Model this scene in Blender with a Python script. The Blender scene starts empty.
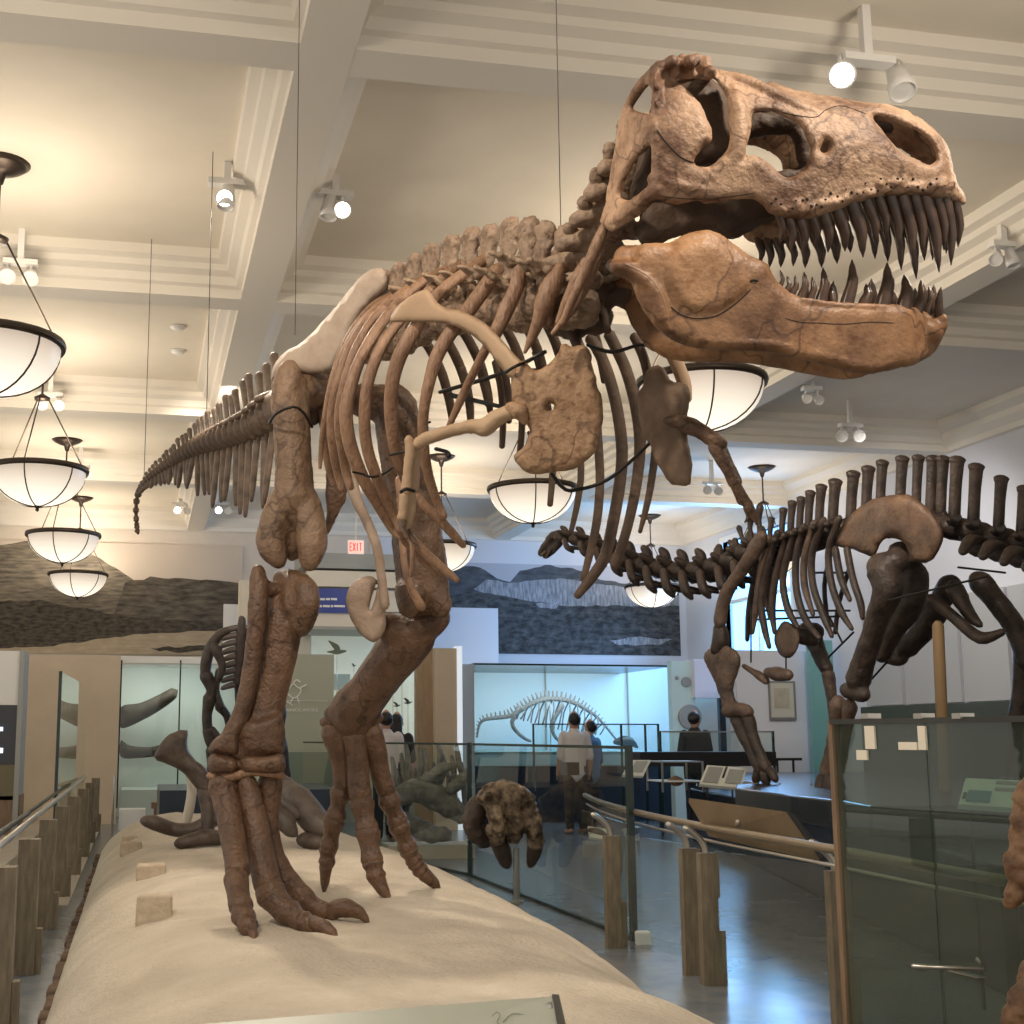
import bpy, bmesh, math, random
from mathutils import Vector, Matrix, noise
from mathutils.geometry import delaunay_2d_cdt
R_ = random.Random(7)
SC = bpy.context.scene
COL = SC.collection
PI = math.pi
# ------------------------------------------------------------------ camera
FPX, CX, CY = 1290.0, 400.0, 530.0          # focal length and optical centre of the 1024 px frame
YAW, PITCH, EYE = math.radians(11.3), math.radians(9.1), 1.6
CAM = Vector((0, 0, EYE))
FW = Vector((math.sin(YAW)*math.cos(PITCH), math.cos(YAW)*math.cos(PITCH), math.sin(PITCH)))
RT = Vector((math.cos(YAW), -math.sin(YAW), 0))
UP = RT.cross(FW)
cd = bpy.data.cameras.new('camera'); cam = bpy.data.objects.new('camera', cd); COL.objects.link(cam)
cam.matrix_world = Matrix.Translation(CAM) @ Matrix((RT, UP, -FW)).transposed().to_4x4()
cd.sensor_width = 36; cd.lens = FPX/1024*36
cd.shift_x = (512-CX)/1024; cd.shift_y = (CY-512)/1024
cd.clip_start = .05; cd.clip_end = 200
SC.camera = cam

def ray(x, y): return FW + RT*((x-CX)/FPX) + UP*((CY-y)/FPX)
def W(x, y, d): return CAM + ray(x, y)*d                     # a point at distance d along the viewing axis
def atZ(x, y, z): r = ray(x, y); return CAM + r*((z-EYE)/r.z)
def atY(x, y, Y): r = ray(x, y); return CAM + r*(Y/r.y)
def atX(x, y, X): r = ray(x, y); return CAM + r*(X/r.x)
def dep(p): return (Vector(p)-CAM).dot(FW)

# ------------------------------------------------------------------ materials
MATS = {}
def mat(name, c, rough=.6, c2=None, scale=6, metal=0, bump=0, bscale=30, detail=6, emit=0, spec=.5, pits=None, stretch=None, contrast=(.35, .65), cracks=0):
    if name in MATS: return MATS[name]
    m = bpy.data.materials.new(name); m.use_nodes = True; nt = m.node_tree; N = nt.nodes; L = nt.links
    b = N['Principled BSDF']; b.inputs['Base Color'].default_value = (*c, 1); b.inputs['Roughness'].default_value = rough
    b.inputs['Metallic'].default_value = metal; b.inputs['Specular IOR Level'].default_value = spec
    tc = N.new('ShaderNodeTexCoord'); vec = tc.outputs['Object']
    if stretch:
        mp = N.new('ShaderNodeMapping'); mp.inputs['Scale'].default_value = stretch; L.new(vec, mp.inputs['Vector']); vec = mp.outputs['Vector']
    col = None
    if c2:
        n = N.new('ShaderNodeTexNoise'); n.inputs['Scale'].default_value = scale; n.inputs['Detail'].default_value = detail; n.inputs['Roughness'].default_value = .6
        L.new(vec, n.inputs['Vector'])
        r = N.new('ShaderNodeValToRGB'); r.color_ramp.elements[0].position = contrast[0]; r.color_ramp.elements[1].position = contrast[1]
        r.color_ramp.elements[0].color = (*c, 1); r.color_ramp.elements[1].color = (*c2, 1)
        L.new(n.outputs['Fac'], r.inputs['Fac']); col = r.outputs['Color']
        if pits:
            n2 = N.new('ShaderNodeTexNoise'); n2.inputs['Scale'].default_value = scale*5; n2.inputs['Detail'].default_value = 3; L.new(vec, n2.inputs['Vector'])
            r2 = N.new('ShaderNodeValToRGB'); r2.color_ramp.elements[0].position = .30; r2.color_ramp.elements[1].position = .46
            r2.color_ramp.elements[0].color = (*pits, 1); r2.color_ramp.elements[1].color = (1, 1, 1, 1)
            L.new(n2.outputs['Fac'], r2.inputs['Fac'])
            mx = N.new('ShaderNodeMixRGB'); mx.blend_type = 'MULTIPLY'; mx.inputs['Fac'].default_value = 1
            L.new(col, mx.inputs['Color1']); L.new(r2.outputs['Color'], mx.inputs['Color2']); col = mx.outputs['Color']
        if cracks:
            nv = N.new('ShaderNodeTexNoise'); nv.inputs['Scale'].default_value = 5; L.new(vec, nv.inputs['Vector'])
            mv = N.new('ShaderNodeMixRGB'); mv.inputs['Fac'].default_value = .35; L.new(vec, mv.inputs['Color1']); L.new(nv.outputs['Color'], mv.inputs['Color2'])
            vo = N.new('ShaderNodeTexVoronoi'); vo.feature = 'DISTANCE_TO_EDGE'; vo.inputs['Scale'].default_value = cracks; L.new(mv.outputs['Color'], vo.inputs['Vector'])
            r3 = N.new('ShaderNodeValToRGB'); r3.color_ramp.elements[0].position = .004; r3.color_ramp.elements[1].position = .03
            r3.color_ramp.elements[0].color = (.38, .33, .3, 1); r3.color_ramp.elements[1].color = (1, 1, 1, 1); L.new(vo.outputs['Distance'], r3.inputs['Fac'])
            m3 = N.new('ShaderNodeMixRGB'); m3.blend_type = 'MULTIPLY'; m3.inputs['Fac'].default_value = .8
            L.new(col, m3.inputs['Color1']); L.new(r3.outputs['Color'], m3.inputs['Color2']); col = m3.outputs['Color']
        L.new(col, b.inputs['Base Color'])
    if bump:
        n = N.new('ShaderNodeTexNoise'); n.inputs['Scale'].default_value = bscale; n.inputs['Detail'].default_value = 5; L.new(vec, n.inputs['Vector'])
        bp = N.new('ShaderNodeBump'); bp.inputs['Strength'].default_value = bump; bp.inputs['Distance'].default_value = .02
        L.new(n.outputs['Fac'], bp.inputs['Height']); L.new(bp.outputs['Normal'], b.inputs['Normal'])
    if emit:
        b.inputs['Emission Strength'].default_value = emit
        if col is not None: L.new(col, b.inputs['Emission Color'])
        else: b.inputs['Emission Color'].default_value = (*c, 1)
    MATS[name] = m; return m
def glass(name, tint, refl=1.0, rough=0.0, haze=0.0, hazecol=(.5, .55, .5)):
    m = bpy.data.materials.new(name); m.use_nodes = True; nt = m.node_tree; N = nt.nodes; L = nt.links
    N.remove(N['Principled BSDF']); out = N['Material Output']
    t = N.new('ShaderNodeBsdfTransparent'); t.inputs['Color'].default_value = (*tint, 1)
    g = N.new('ShaderNodeBsdfGlossy'); g.inputs['Roughness'].default_value = rough; g.inputs['Color'].default_value = (refl, refl, refl, 1)
    fz = N.new('ShaderNodeFresnel'); fz.inputs['IOR'].default_value = 1.5
    ge = N.new('ShaderNodeNewGeometry'); sb_ = N.new('ShaderNodeMath'); sb_.operation = 'SUBTRACT'; sb_.inputs[0].default_value = 1; L.new(ge.outputs['Backfacing'], sb_.inputs[1])
    f = N.new('ShaderNodeMath'); f.operation = 'MULTIPLY'; L.new(fz.outputs['Fac'], f.inputs[0]); L.new(sb_.outputs[0], f.inputs[1])
    mx = N.new('ShaderNodeMixShader'); L.new(f.outputs[0], mx.inputs['Fac']); L.new(t.outputs[0], mx.inputs[1]); L.new(g.outputs[0], mx.inputs[2])
    last = mx
    if haze:
        d = N.new('ShaderNodeBsdfDiffuse'); d.inputs['Color'].default_value = (*hazecol, 1)
        m2 = N.new('ShaderNodeMixShader'); m2.inputs['Fac'].default_value = haze; L.new(mx.outputs[0], m2.inputs[1]); L.new(d.outputs[0], m2.inputs[2]); last = m2
    L.new(last.outputs[0], out.inputs['Surface']); MATS[name] = m; return m

# ------------------------------------------------------------------ meshes
def crom(pts, vals, n):
    """Catmull-Rom through points (Vectors) and per-point tuples."""
    if len(pts) < 3 or n <= 1: return list(pts), list(vals)
    P, V = [], []
    for i in range(len(pts)-1):
        a, b, c, d = pts[max(i-1, 0)], pts[i], pts[i+1], pts[min(i+2, len(pts)-1)]
        va, vb, vc, vd = vals[max(i-1, 0)], vals[i], vals[i+1], vals[min(i+2, len(pts)-1)]
        for k in range(n):
            t = k/n; t2, t3 = t*t, t*t*t
            w = (-.5*t+t2-.5*t3, 1-2.5*t2+1.5*t3, .5*t+2*t2-1.5*t3, -.5*t2+.5*t3)
            P.append(a*w[0]+b*w[1]+c*w[2]+d*w[3])
            V.append(tuple(max(1e-4, vb[j]+(vc[j]-vb[j])*(t2*3-2*t3)) for j in range(len(vb))))
    P.append(pts[-1]); V.append(vals[-1]); return P, V

class MB:
    def __init__(s): s.v = []; s.f = []; s.m = []; s.cur = 0
    def add(s, vs, fs):
        o = len(s.v); s.v += [Vector(v) for v in vs]
        for f in fs: s.f.append([i+o for i in f]); s.m.append(s.cur)
        return s
    def box(s, lo, hi, M=None):
        x0, y0, z0 = lo; x1, y1, z1 = hi
        vs = [Vector(p) for p in ((x0,y0,z0),(x1,y0,z0),(x1,y1,z0),(x0,y1,z0),(x0,y0,z1),(x1,y0,z1),(x1,y1,z1),(x0,y1,z1))]
        if M: vs = [M @ v for v in vs]
        return s.add(vs, [(0,3,2,1),(4,5,6,7),(0,1,5,4),(1,2,6,5),(2,3,7,6),(3,0,4,7)])
    def slab(s, a, b, z0, z1, th):
        """upright slab from ground point a to b"""
        a = Vector((a[0], a[1], 0)); b = Vector((b[0], b[1], 0)); n = Vector((-(b-a).y, (b-a).x, 0)).normalized()*(th/2)
        q = [a-n, b-n, b+n, a+n]; Z0 = Vector((0,0,z0)); Z1 = Vector((0,0,z1))
        return s.add([p+Z0 for p in q]+[p+Z1 for p in q], [(0,3,2,1),(4,5,6,7),(0,1,5,4),(1,2,6,5),(2,3,7,6),(3,0,4,7)])
    def tube(s, pts, rad, segs=10, sub=4, ref=None, round_ends=True):
        pts = [Vector(p) for p in pts]
        vals = [(r, r) if not isinstance(r, (tuple, list)) else tuple(r) for r in (rad if isinstance(rad, (list, tuple)) else [rad]*len(pts))]
        P, V = crom(pts, vals, sub)
        n = len(P); rings = []
        ref0 = Vector(ref) if ref is not None else None; prev = None
        def frame(T):
            nonlocal prev
            r = ref0 if ref0 is not None else (prev if prev is not None else (Vector((0,0,1)) if abs(T.z) < .9 else Vector((1,0,0))))
            N = r - T*r.dot(T)
            if N.length < 1e-4: N = T.orthogonal()
            N.normalize(); prev = N; return N, T.cross(N)
        seq = []
        for i in range(n):
            T = (P[min(i+1, n-1)]-P[max(i-1, 0)])
            T = T.normalized() if T.length > 1e-9 else Vector((0,0,1))
            N, B = frame(T)
            if i == 0 and round_ends:
                m = min(V[0])
                for k, q in ((.95, .35), (.55, .75)): seq.append((P[0]-T*m*k, N, B, V[0][0]*q, V[0][1]*q))
            seq.append((P[i], N, B, V[i][0], V[i][1]))
            if i == n-1 and round_ends:
                m = min(V[-1])
                for k, q in ((.55, .75), (.95, .35)): seq.append((P[-1]+T*m*k, N, B, V[-1][0]*q, V[-1][1]*q))
        vs = []; fs = []
        for (p, N, B, a, b) in seq:
            for j in range(segs):
                t = 2*PI*j/segs; vs.append(p + N*(a*math.cos(t)) + B*(b*math.sin(t)))
        for i in range(len(seq)-1):
            for j in range(segs):
                j2 = (j+1) % segs; fs.append((i*segs+j, i*segs+j2, (i+1)*segs+j2, (i+1)*segs+j))
        fs.append(tuple(range(segs))[::-1]); fs.append(tuple((len(seq)-1)*segs+j for j in range(segs)))
        return s.add(vs, fs)
    def px(s, pts, **k):
        """tube through (x, y, depth, radius in frame pixels)"""
        return s.tube([W(p[0], p[1], p[2]) for p in pts], [tuple(q*p[2]/FPX for q in p[3]) if isinstance(p[3], tuple) else p[3]*p[2]/FPX for p in pts], **k)
    def ball(s, c, r, M=None, u=10, v=7):
        c = Vector(c); r = Vector(r) if isinstance(r, (tuple, list, Vector)) else Vector((r, r, r)); vs = []; fs = []
        for i in range(v+1):
            th = PI*i/v
            for j in range(u):
                ph = 2*PI*j/u; q = Vector((r.x*math.sin(th)*math.cos(ph), r.y*math.sin(th)*math.sin(ph), r.z*math.cos(th)))
                vs.append(c + (M @ q if M else q))
        for i in range(v):
            for j in range(u): fs.append((i*u+j, (i+1)*u+j, (i+1)*u+(j+1) % u, i*u+(j+1) % u))
        return s.add(vs, fs)
    def lathe(s, c, prof, segs=32, axis=None):
        c = Vector(c); M = Matrix.Identity(3)
        if axis is not None: M = Vector((0,0,1)).rotation_difference(Vector(axis)).to_matrix()
        vs = []; fs = []
        for r, z in prof:
            for j in range(segs):
                t = 2*PI*j/segs; vs.append(c + M @ Vector((r*math.cos(t), r*math.sin(t), z)))
        for i in range(len(prof)-1):
            for j in range(segs): fs.append((i*segs+j, i*segs+(j+1) % segs, (i+1)*segs+(j+1) % segs, (i+1)*segs+j))
        return s.add(vs, fs)
    def prism(s, poly, vec):
        """planar outline (3-D points) pushed along vec"""
        n = len(poly); poly = [Vector(p) for p in poly]; vec = Vector(vec)
        return s.add(poly+[p+vec for p in poly], [tuple(range(n))[::-1], tuple(range(n, 2*n))]+[(i, (i+1) % n, n+(i+1) % n, n+i) for i in range(n)])
    def pillow(s, outline, dfun, T, R=12, step=6, holes=(), n=None, smooth=True, back=1.0):
        """rounded plate: outline in frame pixels, dfun(x, y) its distance, T half thickness in metres, R edge rounding in pixels"""
        def dens(o, close=True):
            o = [Vector((p[0], p[1])) for p in o]
            if smooth:
                q = []
                m = len(o)
                for i in range(m):
                    a, b, c, d = o[i-1], o[i], o[(i+1) % m], o[(i+2) % m]
                    k = max(1, int((c-b).length/step))
                    for j in range(k):
                        t = j/k; t2, t3 = t*t, t*t*t
                        q.append(a*(-.5*t+t2-.5*t3)+b*(1-2.5*t2+1.5*t3)+c*(.5*t+2*t2-1.5*t3)+d*(-.5*t2+.5*t3))
                return q
            q = []
            for i in range(len(o)):
                b, c = o[i], o[(i+1) % len(o)]; k = max(1, int((c-b).length/step))
                q += [b.lerp(c, j/k) for j in range(k)]
            return q
        loops = [dens(outline)]+[dens(h) for h in holes]
        def inside(p, L):
            r = False; m = len(L); j = m-1
            for i in range(m):
                if (L[i].y > p.y) != (L[j].y > p.y) and p.x < (L[j].x-L[i].x)*(p.y-L[i].y)/(L[j].y-L[i].y)+L[i].x: r = not r
                j = i
            return r
        def ok(p): return inside(p, loops[0]) and not any(inside(p, h) for h in loops[1:])
        segs_ = [(L[i], L[(i+1) % len(L)]) for L in loops for i in range(len(L))]
        def dist(p):
            best = 1e9
            for a, b in segs_:
                ab = b-a; t = max(0, min(1, (p-a).dot(ab)/max(ab.length_squared, 1e-9))); q = (p-a-ab*t).length_squared
                if q < best: best = q
            return math.sqrt(best)
        vs = []; ed = []
        for L in loops:
            o = len(vs); vs += L; ed += [(o+i, o+(i+1) % len(L)) for i in range(len(L))]
        nb = len(vs); xs = [p.x for p in loops[0]]; ys = [p.y for p in loops[0]]
        dd = [0]*nb; y = min(ys)+step*.5; row = 0
        while y < max(ys):
            x = min(xs)+step*(.5 if row % 2 else 0)
            while x < max(xs):
                p = Vector((x, y))
                if ok(p):
                    q = dist(p)
                    if q > step*.45: vs.append(p); dd.append(q)
                x += step
            y += step*.87; row += 1
        r = delaunay_2d_cdt(vs, ed, [], 0, 1e-5)
        V2, F2, orig = r[0], r[2], r[3]
        tri = [f for f in F2 if len(f) == 3 and ok((V2[f[0]]+V2[f[1]]+V2[f[2]])/3)]
        D = []
        for i, o in enumerate(orig):
            k = o[0] if o else -1
            D.append(0 if (k < nb and k >= 0) else (dd[k] if k >= 0 else dist(V2[i])))
        if n is None:
            cxx = sum(xs)/len(xs); cyy = sum(ys)/len(ys); n = ray(cxx, cyy).normalized()
        A = []; Bk = []; vv = []
        for p, q in zip(V2, D):
            h = math.sqrt(max(0, 1-(1-min(q/R, 1))**2)); P = W(p.x, p.y, dfun(p.x, p.y))
            if q <= 0: A.append(len(vv)); Bk.append(len(vv)); vv.append(P)
            else: A.append(len(vv)); vv.append(P-n*T*h); Bk.append(len(vv)); vv.append(P+n*T*h*back)
        fs = []
        for f in tri:
            fs.append((A[f[0]], A[f[1]], A[f[2]])); fs.append((Bk[f[2]], Bk[f[1]], Bk[f[0]]))
        return s.add(vv, fs)
    def mirror(s, P0, N):
        """add the mirror image of everything so far"""
        N = Vector(N).normalized(); k = len(s.v); vs = [v - N*(2*(v-P0).dot(N)) for v in s.v]
        fs = [tuple(reversed(f)) for f in s.f]; ms = list(s.m)
        s.v += vs; s.f += [[i+k for i in f] for f in fs]; s.m += ms; return s
    def build(s, name, m, parent=None, smooth=True, recalc=False):
        me = bpy.data.meshes.new(name); c = Vector((0,0,0))
        if s.v:
            lo = [min(v[i] for v in s.v) for i in range(3)]; hi = [max(v[i] for v in s.v) for i in range(3)]
            c = Vector(((lo[0]+hi[0])/2, (lo[1]+hi[1])/2, lo[2]))
        me.from_pydata([v-c for v in s.v], [], s.f)
        ms = m if isinstance(m, (list, tuple)) else [m]
        for q in ms: me.materials.append(q)
        for p, i in zip(me.polygons, s.m): p.material_index = i; p.use_smooth = smooth
        if recalc or True:
            bm = bmesh.new(); bm.from_mesh(me); bmesh.ops.recalc_face_normals(bm, faces=bm.faces); bm.to_mesh(me); bm.free()
        me.update()
        o = bpy.data.objects.new(name, me); COL.objects.link(o)
        if parent: o.parent = parent; c = c - base(parent)
        o.location = c; return o
def base(o):
    p = Vector(o.location)
    while o.parent: o = o.parent; p += Vector(o.location)
    return p
def remesh(o, vox, it=4, disp=0, dsize=.1):
    m = o.modifiers.new('fuse', 'REMESH'); m.mode = 'VOXEL'; m.voxel_size = vox; m.use_smooth_shade = True
    if it: s = o.modifiers.new('soften', 'SMOOTH'); s.iterations = it; s.factor = .5
    if disp: rough(o, disp, dsize)
    return o
TEX = {}
def rough(o, k, size):
    if size not in TEX:
        t = bpy.data.textures.new('lumps', 'CLOUDS'); t.noise_scale = size; t.noise_depth = 3; TEX[size] = t
    d = o.modifiers.new('lumps', 'DISPLACE'); d.texture = TEX[size]; d.strength = k; d.mid_level = .5; d.texture_coords = 'LOCAL'; return o
def surf(o, x, y):
    """where the line of sight of a frame point meets the finished surface of an object"""
    ev = o.evaluated_get(bpy.context.evaluated_depsgraph_get()); mi = ev.matrix_world.inverted()
    h, loc, nrm, _ = ev.ray_cast(mi @ CAM, (mi.to_3x3() @ ray(x, y)).normalized())
    return ev.matrix_world @ loc if h else None
def bevel(o, w, seg=2):
    b = o.modifiers.new('edge', 'BEVEL'); b.width = w; b.segments = seg; b.limit_method = 'ANGLE'; return o
def tag(o, label=None, cat=None, group=None, kind=None):
    if label: o['label'] = label
    if cat: o['category'] = cat
    if group: o['group'] = group
    if kind: o['kind'] = kind
    return o
def thing(name, label, cat, loc=(0,0,0), group=None):
    o = bpy.data.objects.new(name, None); COL.objects.link(o); o.location = loc; o.empty_display_size = .2
    return tag(o, label, cat, group)
def struct(name, mb, m, smooth=False): return tag(mb.build(name, m, None, smooth), kind='structure')
def dup(root, loc, label=None, parent=None):
    r = root.copy(); COL.objects.link(r)
    if parent: r.parent = parent
    else: r.location = loc
    if label: r['label'] = label
    for ch in list(root.children): dup(ch, None, None, r)
    return r
# ------------------------------------------------------------------ setting: hall with a coffered ceiling
SKYL = (.62, .8, 1.0)
m_ceil = mat('ceiling_paint', (.72, .66, .56), .8, c2=(.76, .70, .60), scale=1.5)
m_beam = mat('beam_paint', (.74, .69, .61), .75)
m_wall = mat('wall_paint', (.62, .55, .47), .8, c2=(.66, .59, .51), scale=2)
m_wallr = mat('daylit_wall_paint', (.62, .63, .68), .8)  # the window's blue daylight is put into this wall colour
m_floor = mat('polished_floor', (.13, .155, .185), .24, c2=(.21, .22, .23), scale=3, bump=.05, bscale=8)
m_white = mat('white_paint', (.8, .8, .78), .5)
m_cream = mat('cream_paint', (.72, .66, .55), .6)
m_dark = mat('dark_metal', (.03, .028, .026), .4, metal=.6)
m_black = mat('black_paint', (.012, .012, .014), .35)
m_steel = mat('brushed_steel', (.5, .47, .42), .3, metal=1)
XR, YB, ZP, ZB = 12.31, 27.9, 6.43, 6.0      # right wall, back wall, ceiling panel, underside of beams
struct('floor', MB().box((-9, -4, -.2), (13, 31, 0)), m_floor)
struct('ceiling', MB().box((-9, -4, ZP), (13, 31, ZP+.15)), m_ceil)
PROF = [(.18, ZB), (.18, ZB+.10), (.23, ZB+.12), (.25, ZB+.20), (.33, ZB+.24), (.34, ZB+.30), (.42, ZB+.33), (.43, ZP+.02)]
def beam(name, c, along, a, b):
    """moulded ceiling beam: stepped profile run along one axis"""
    mb = MB(); dz = .003 if along == 'x' else 0; pr = [(-w, z+dz) for w, z in reversed(PROF)]+[(w, z+dz) for w, z in PROF]; pts = []
    for t in (a, b):
        for w, z in pr: pts.append(Vector((c+w, t, z)) if along == 'y' else Vector((t, c+w, z)))
    n = len(pr); mb.add(pts, [(i, i+1, n+i+1, n+i) for i in range(n-1)]+[tuple(range(n)), tuple(range(n, 2*n))])
    return struct(name, mb, m_beam)
k = 0
for x in (-5.78, 1.06, 7.9): k += 1; beam('trim_%d' % k, x, 'y', -4, YB)
for y in (2.85, 7.85, 12.87, 17.86, 22.8): k += 1; beam('trim_%d' % k, y, 'x', -9, XR)
# walls
struct('wall_back', MB().box((-9, YB, 0), (XR+.3, YB+.2, ZP)), m_wall)
struct('wall_back_daylit', MB().box((4.9, YB-.03, 2.5), (XR, YB, ZP)), m_wallr)  # thin sheet painting bluish daylight onto the right of the back wall
wy0, wy1, wz0, wz1 = 22.9, 25.8, 3.1, 5.75
wr = MB()
wr.box((XR, -4, 0), (XR+.3, wy0, ZP)); wr.box((XR, wy1, 0), (XR+.3, 31, ZP)); wr.box((XR, wy0, 0), (XR+.3, wy1, wz0)); wr.box((XR, wy0, wz1), (XR+.3, wy1, ZP))
struct('wall_right', wr, m_wallr)
# cornices
def cornice(name, a, b, nrm):
    mb = MB(); pr = [(0, 5.98), (.06, 6.0), (.08, 6.08), (.18, 6.18), (.2, 6.26), (.34, 6.34), (.36, 6.45), (0, 6.45)]; n = len(pr)
    pts = [Vector((*a, 0))+Vector((*nrm, 0))*w+Vector((0,0,z)) for w, z in pr]+[Vector((*b, 0))+Vector((*nrm, 0))*w+Vector((0,0,z)) for w, z in pr]
    mb.add(pts, [(i, (i+1) % n, n+(i+1) % n, n+i) for i in range(n)]); return struct(name, mb, m_beam)
k += 1; cornice('trim_%d' % k, (-9, YB-.02), (XR, YB-.02), (0, -1))
k += 1; cornice('trim_%d' % k, (XR, -4), (XR, YB), (-1, 0))
# window in the right wall: an added glowing sheet stands for daylight behind the glazing bars
m_dayglow = mat('daylight_glow', (.22, .54, 1), .9, emit=3.4)
wn = thing('window_1', None, None, (XR, (wy0+wy1)/2, wz0)); wn['kind'] = 'structure'
tag(MB().box((XR+.16, wy0, wz0), (XR+.18, wy1, wz1)).build('window_glow', m_dayglow, wn, False), kind='structure')
fr = MB(); fr.box((XR-.03, wy0-.12, wz0-.12), (XR+.1, wy1+.12, wz0)); fr.box((XR-.03, wy0-.12, wz1), (XR+.1, wy1+.12, wz1+.12))
fr.box((XR-.03, wy0-.12, wz0), (XR+.1, wy0, wz1)); fr.box((XR-.03, wy1, wz0), (XR+.1, wy1+.12, wz1)); fr.box((XR+.02, 24.31, wz0), (XR+.1, 24.39, wz1)); fr.box((XR+.02, wy0, 4.4), (XR+.1, wy1, 4.48))
tag(fr.build('window_frame', m_white, wn, False), kind='structure')
tag(MB().box((XR+.10, wy0, wz0), (XR+.11, wy1, wz1)).build('window_pane', glass('window_glass', (.95, .98, 1)), wn, False), kind='structure')

# ------------------------------------------------------------------ light
def light(kind, name, loc, energy, col, **k):
    l = bpy.data.lights.new(name, kind); l.energy = energy; l.color = col
    for a, b in k.items(): setattr(l, a, b)
    o = bpy.data.objects.new(name, l); COL.objects.link(o); o.location = loc; return o
def aim(o, t):
    o.rotation_euler = (Vector(t)-Vector(o.location)).to_track_quat('-Z', 'Y').to_euler(); return o
w = bpy.data.worlds.new('world'); SC.world = w; w.use_nodes = True
w.node_tree.nodes['Background'].inputs[0].default_value = (1, .93, .84, 1); w.node_tree.nodes['Background'].inputs[1].default_value = .82
SC.view_settings.view_transform = 'Standard'; SC.view_settings.look = 'None'; SC.view_settings.gamma = 1; SC.view_settings.exposure = .15; SC.view_settings.use_curve_mapping = False

# ------------------------------------------------------------------ pendants
m_bronze = mat('dark_bronze', (.06, .045, .035), .4, metal=.7)
def bowl_mat():
    m = bpy.data.materials.new('frosted_bowl_glass'); m.use_nodes = True; nt = m.node_tree; N = nt.nodes; L = nt.links
    b = N['Principled BSDF']; b.inputs['Base Color'].default_value = (.42, .37, .32, 1); b.inputs['Roughness'].default_value = .4
    tc = N.new('ShaderNodeTexCoord'); sp = N.new('ShaderNodeSeparateXYZ'); L.new(tc.outputs['Object'], sp.inputs[0])
    r = N.new('ShaderNodeValToRGB'); r.color_ramp.elements[0].position = 0; r.color_ramp.elements[1].position = .40
    r.color_ramp.elements[0].color = (1, .90, .74, 1); r.color_ramp.elements[1].color = (.34, .28, .225, 1)   # painted glow: emission brightest at the bottom of the bowl, dimmer to the rim
    L.new(sp.outputs['Z'], r.inputs['Fac']); L.new(r.outputs['Color'], b.inputs['Emission Color']); b.inputs['Emission Strength'].default_value = 1.2
    return m
m_bowl = bowl_mat()
PX, PY, RIMZ = (-1.31, 5.02, 10.93), (10.85, 16.15, 21.45, 26.9), 4.84
def pendant(label, loc):
    t = thing('pendant_lamp', label, 'lamp', loc, 'bowl pendant lamps'); r = .57; h = .45
    c = Vector(loc)
    g = MB().lathe(c, [(r*math.cos(a), -h*math.sin(a)) for a in [i*PI/2/10 for i in range(10)]]+[(.02, -h)], 40)
    g.lathe(c, [((r-.015)*math.cos(a), -(h-.015)*math.sin(a)) for a in [i*PI/2/10 for i in range(10)]]+[(.02, -h+.015)], 40)
    gb = g.build('glass_bowl', m_bowl, t)
    MB().lathe(c, [(r-.01, -.03), (r+.03, -.03), (r+.04, 0), (r+.03, .035), (r-.01, .035), (r-.01, -.03)], 40).build('rim', m_bronze, t)
    for i in range(6):
        a = i*PI/3+.3; MB().tube([c+Vector(((r+.006)*math.cos(b)*math.cos(a), (r+.006)*math.cos(b)*math.sin(a), -(h+.006)*math.sin(b))) for b in [j*PI/2/8 for j in range(9)]], .0085, 6, 1).build('strap', m_bronze, gb)
    MB().lathe(c+Vector((0,0,-h-.07)), [(.002, 0), (.025, .02), (.02, .045), (.05, .06), (.05, .085), (.002, .09)], 16).build('finial', m_bronze, gb)
    top = c+Vector((0,0,ZP-RIMZ))
    MB().lathe(top, [(.002, -.2), (.03, -.18), (.05, -.1), (.12, -.08), (.2, -.04), (.25, 0), (.002, 0)], 28).build('ceiling_canopy', m_bronze, t)
    hub = c+Vector((0,0,.92))
    MB().lathe(hub, [(.002, -.04), (.09, -.03), (.10, 0), (.05, .03), (.02, .05), (.002, .06)], 20).build('hub', m_bronze, t)
    MB().tube([hub+Vector((0,0,.05)), top+Vector((0,0,-.16))], .014, 8, 1).build('hanging_chain', m_bronze, t)
    for i in range(3):
        a = i*2*PI/3+.3; MB().tube([c+Vector((r*math.cos(a), r*math.sin(a), .03)), hub+Vector((.08*math.cos(a), .08*math.sin(a), -.01))], .009, 6, 1).build('chain', m_bronze, t)
    return t
pend = [(-1.31, 10.85, 'bowl pendant lamp cut by the left edge of the photo, nearest of the left row'), (-1.31, 16.15, 'large bowl pendant lamp second from the front in the left row'),
 (-1.31, 21.45, 'glowing bowl pendant lamp third from the front in the left row'), (-1.31, 26.75, 'small bowl pendant lamp farthest in the left row, in front of the brown mural'),
 (5.02, 10.85, 'big bowl pendant lamp hanging just below the tyrannosaur jaw'), (5.02, 16.15, 'bright bowl pendant lamp under the tyrannosaur coracoid plate'),
 (5.02, 21.45, 'bowl pendant lamp half hidden behind the tyrannosaur left thigh bone'), (10.93, 21.2, 'bowl pendant lamp hanging behind the sauropod ribs'), (10.93, 26.5, 'bowl pendant lamp hanging below the sauropod neck')]
p0 = None
for x, y, lb in pend:
    if p0 is None: p0 = pendant(lb, (x, y, RIMZ))
    else: dup(p0, (x, y, RIMZ), lb)
    light('POINT', 'pendant_bulb', (x, y, RIMZ+.12), 100 if x < 10 else 45, (1, .87, .70), shadow_soft_size=.35)
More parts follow.
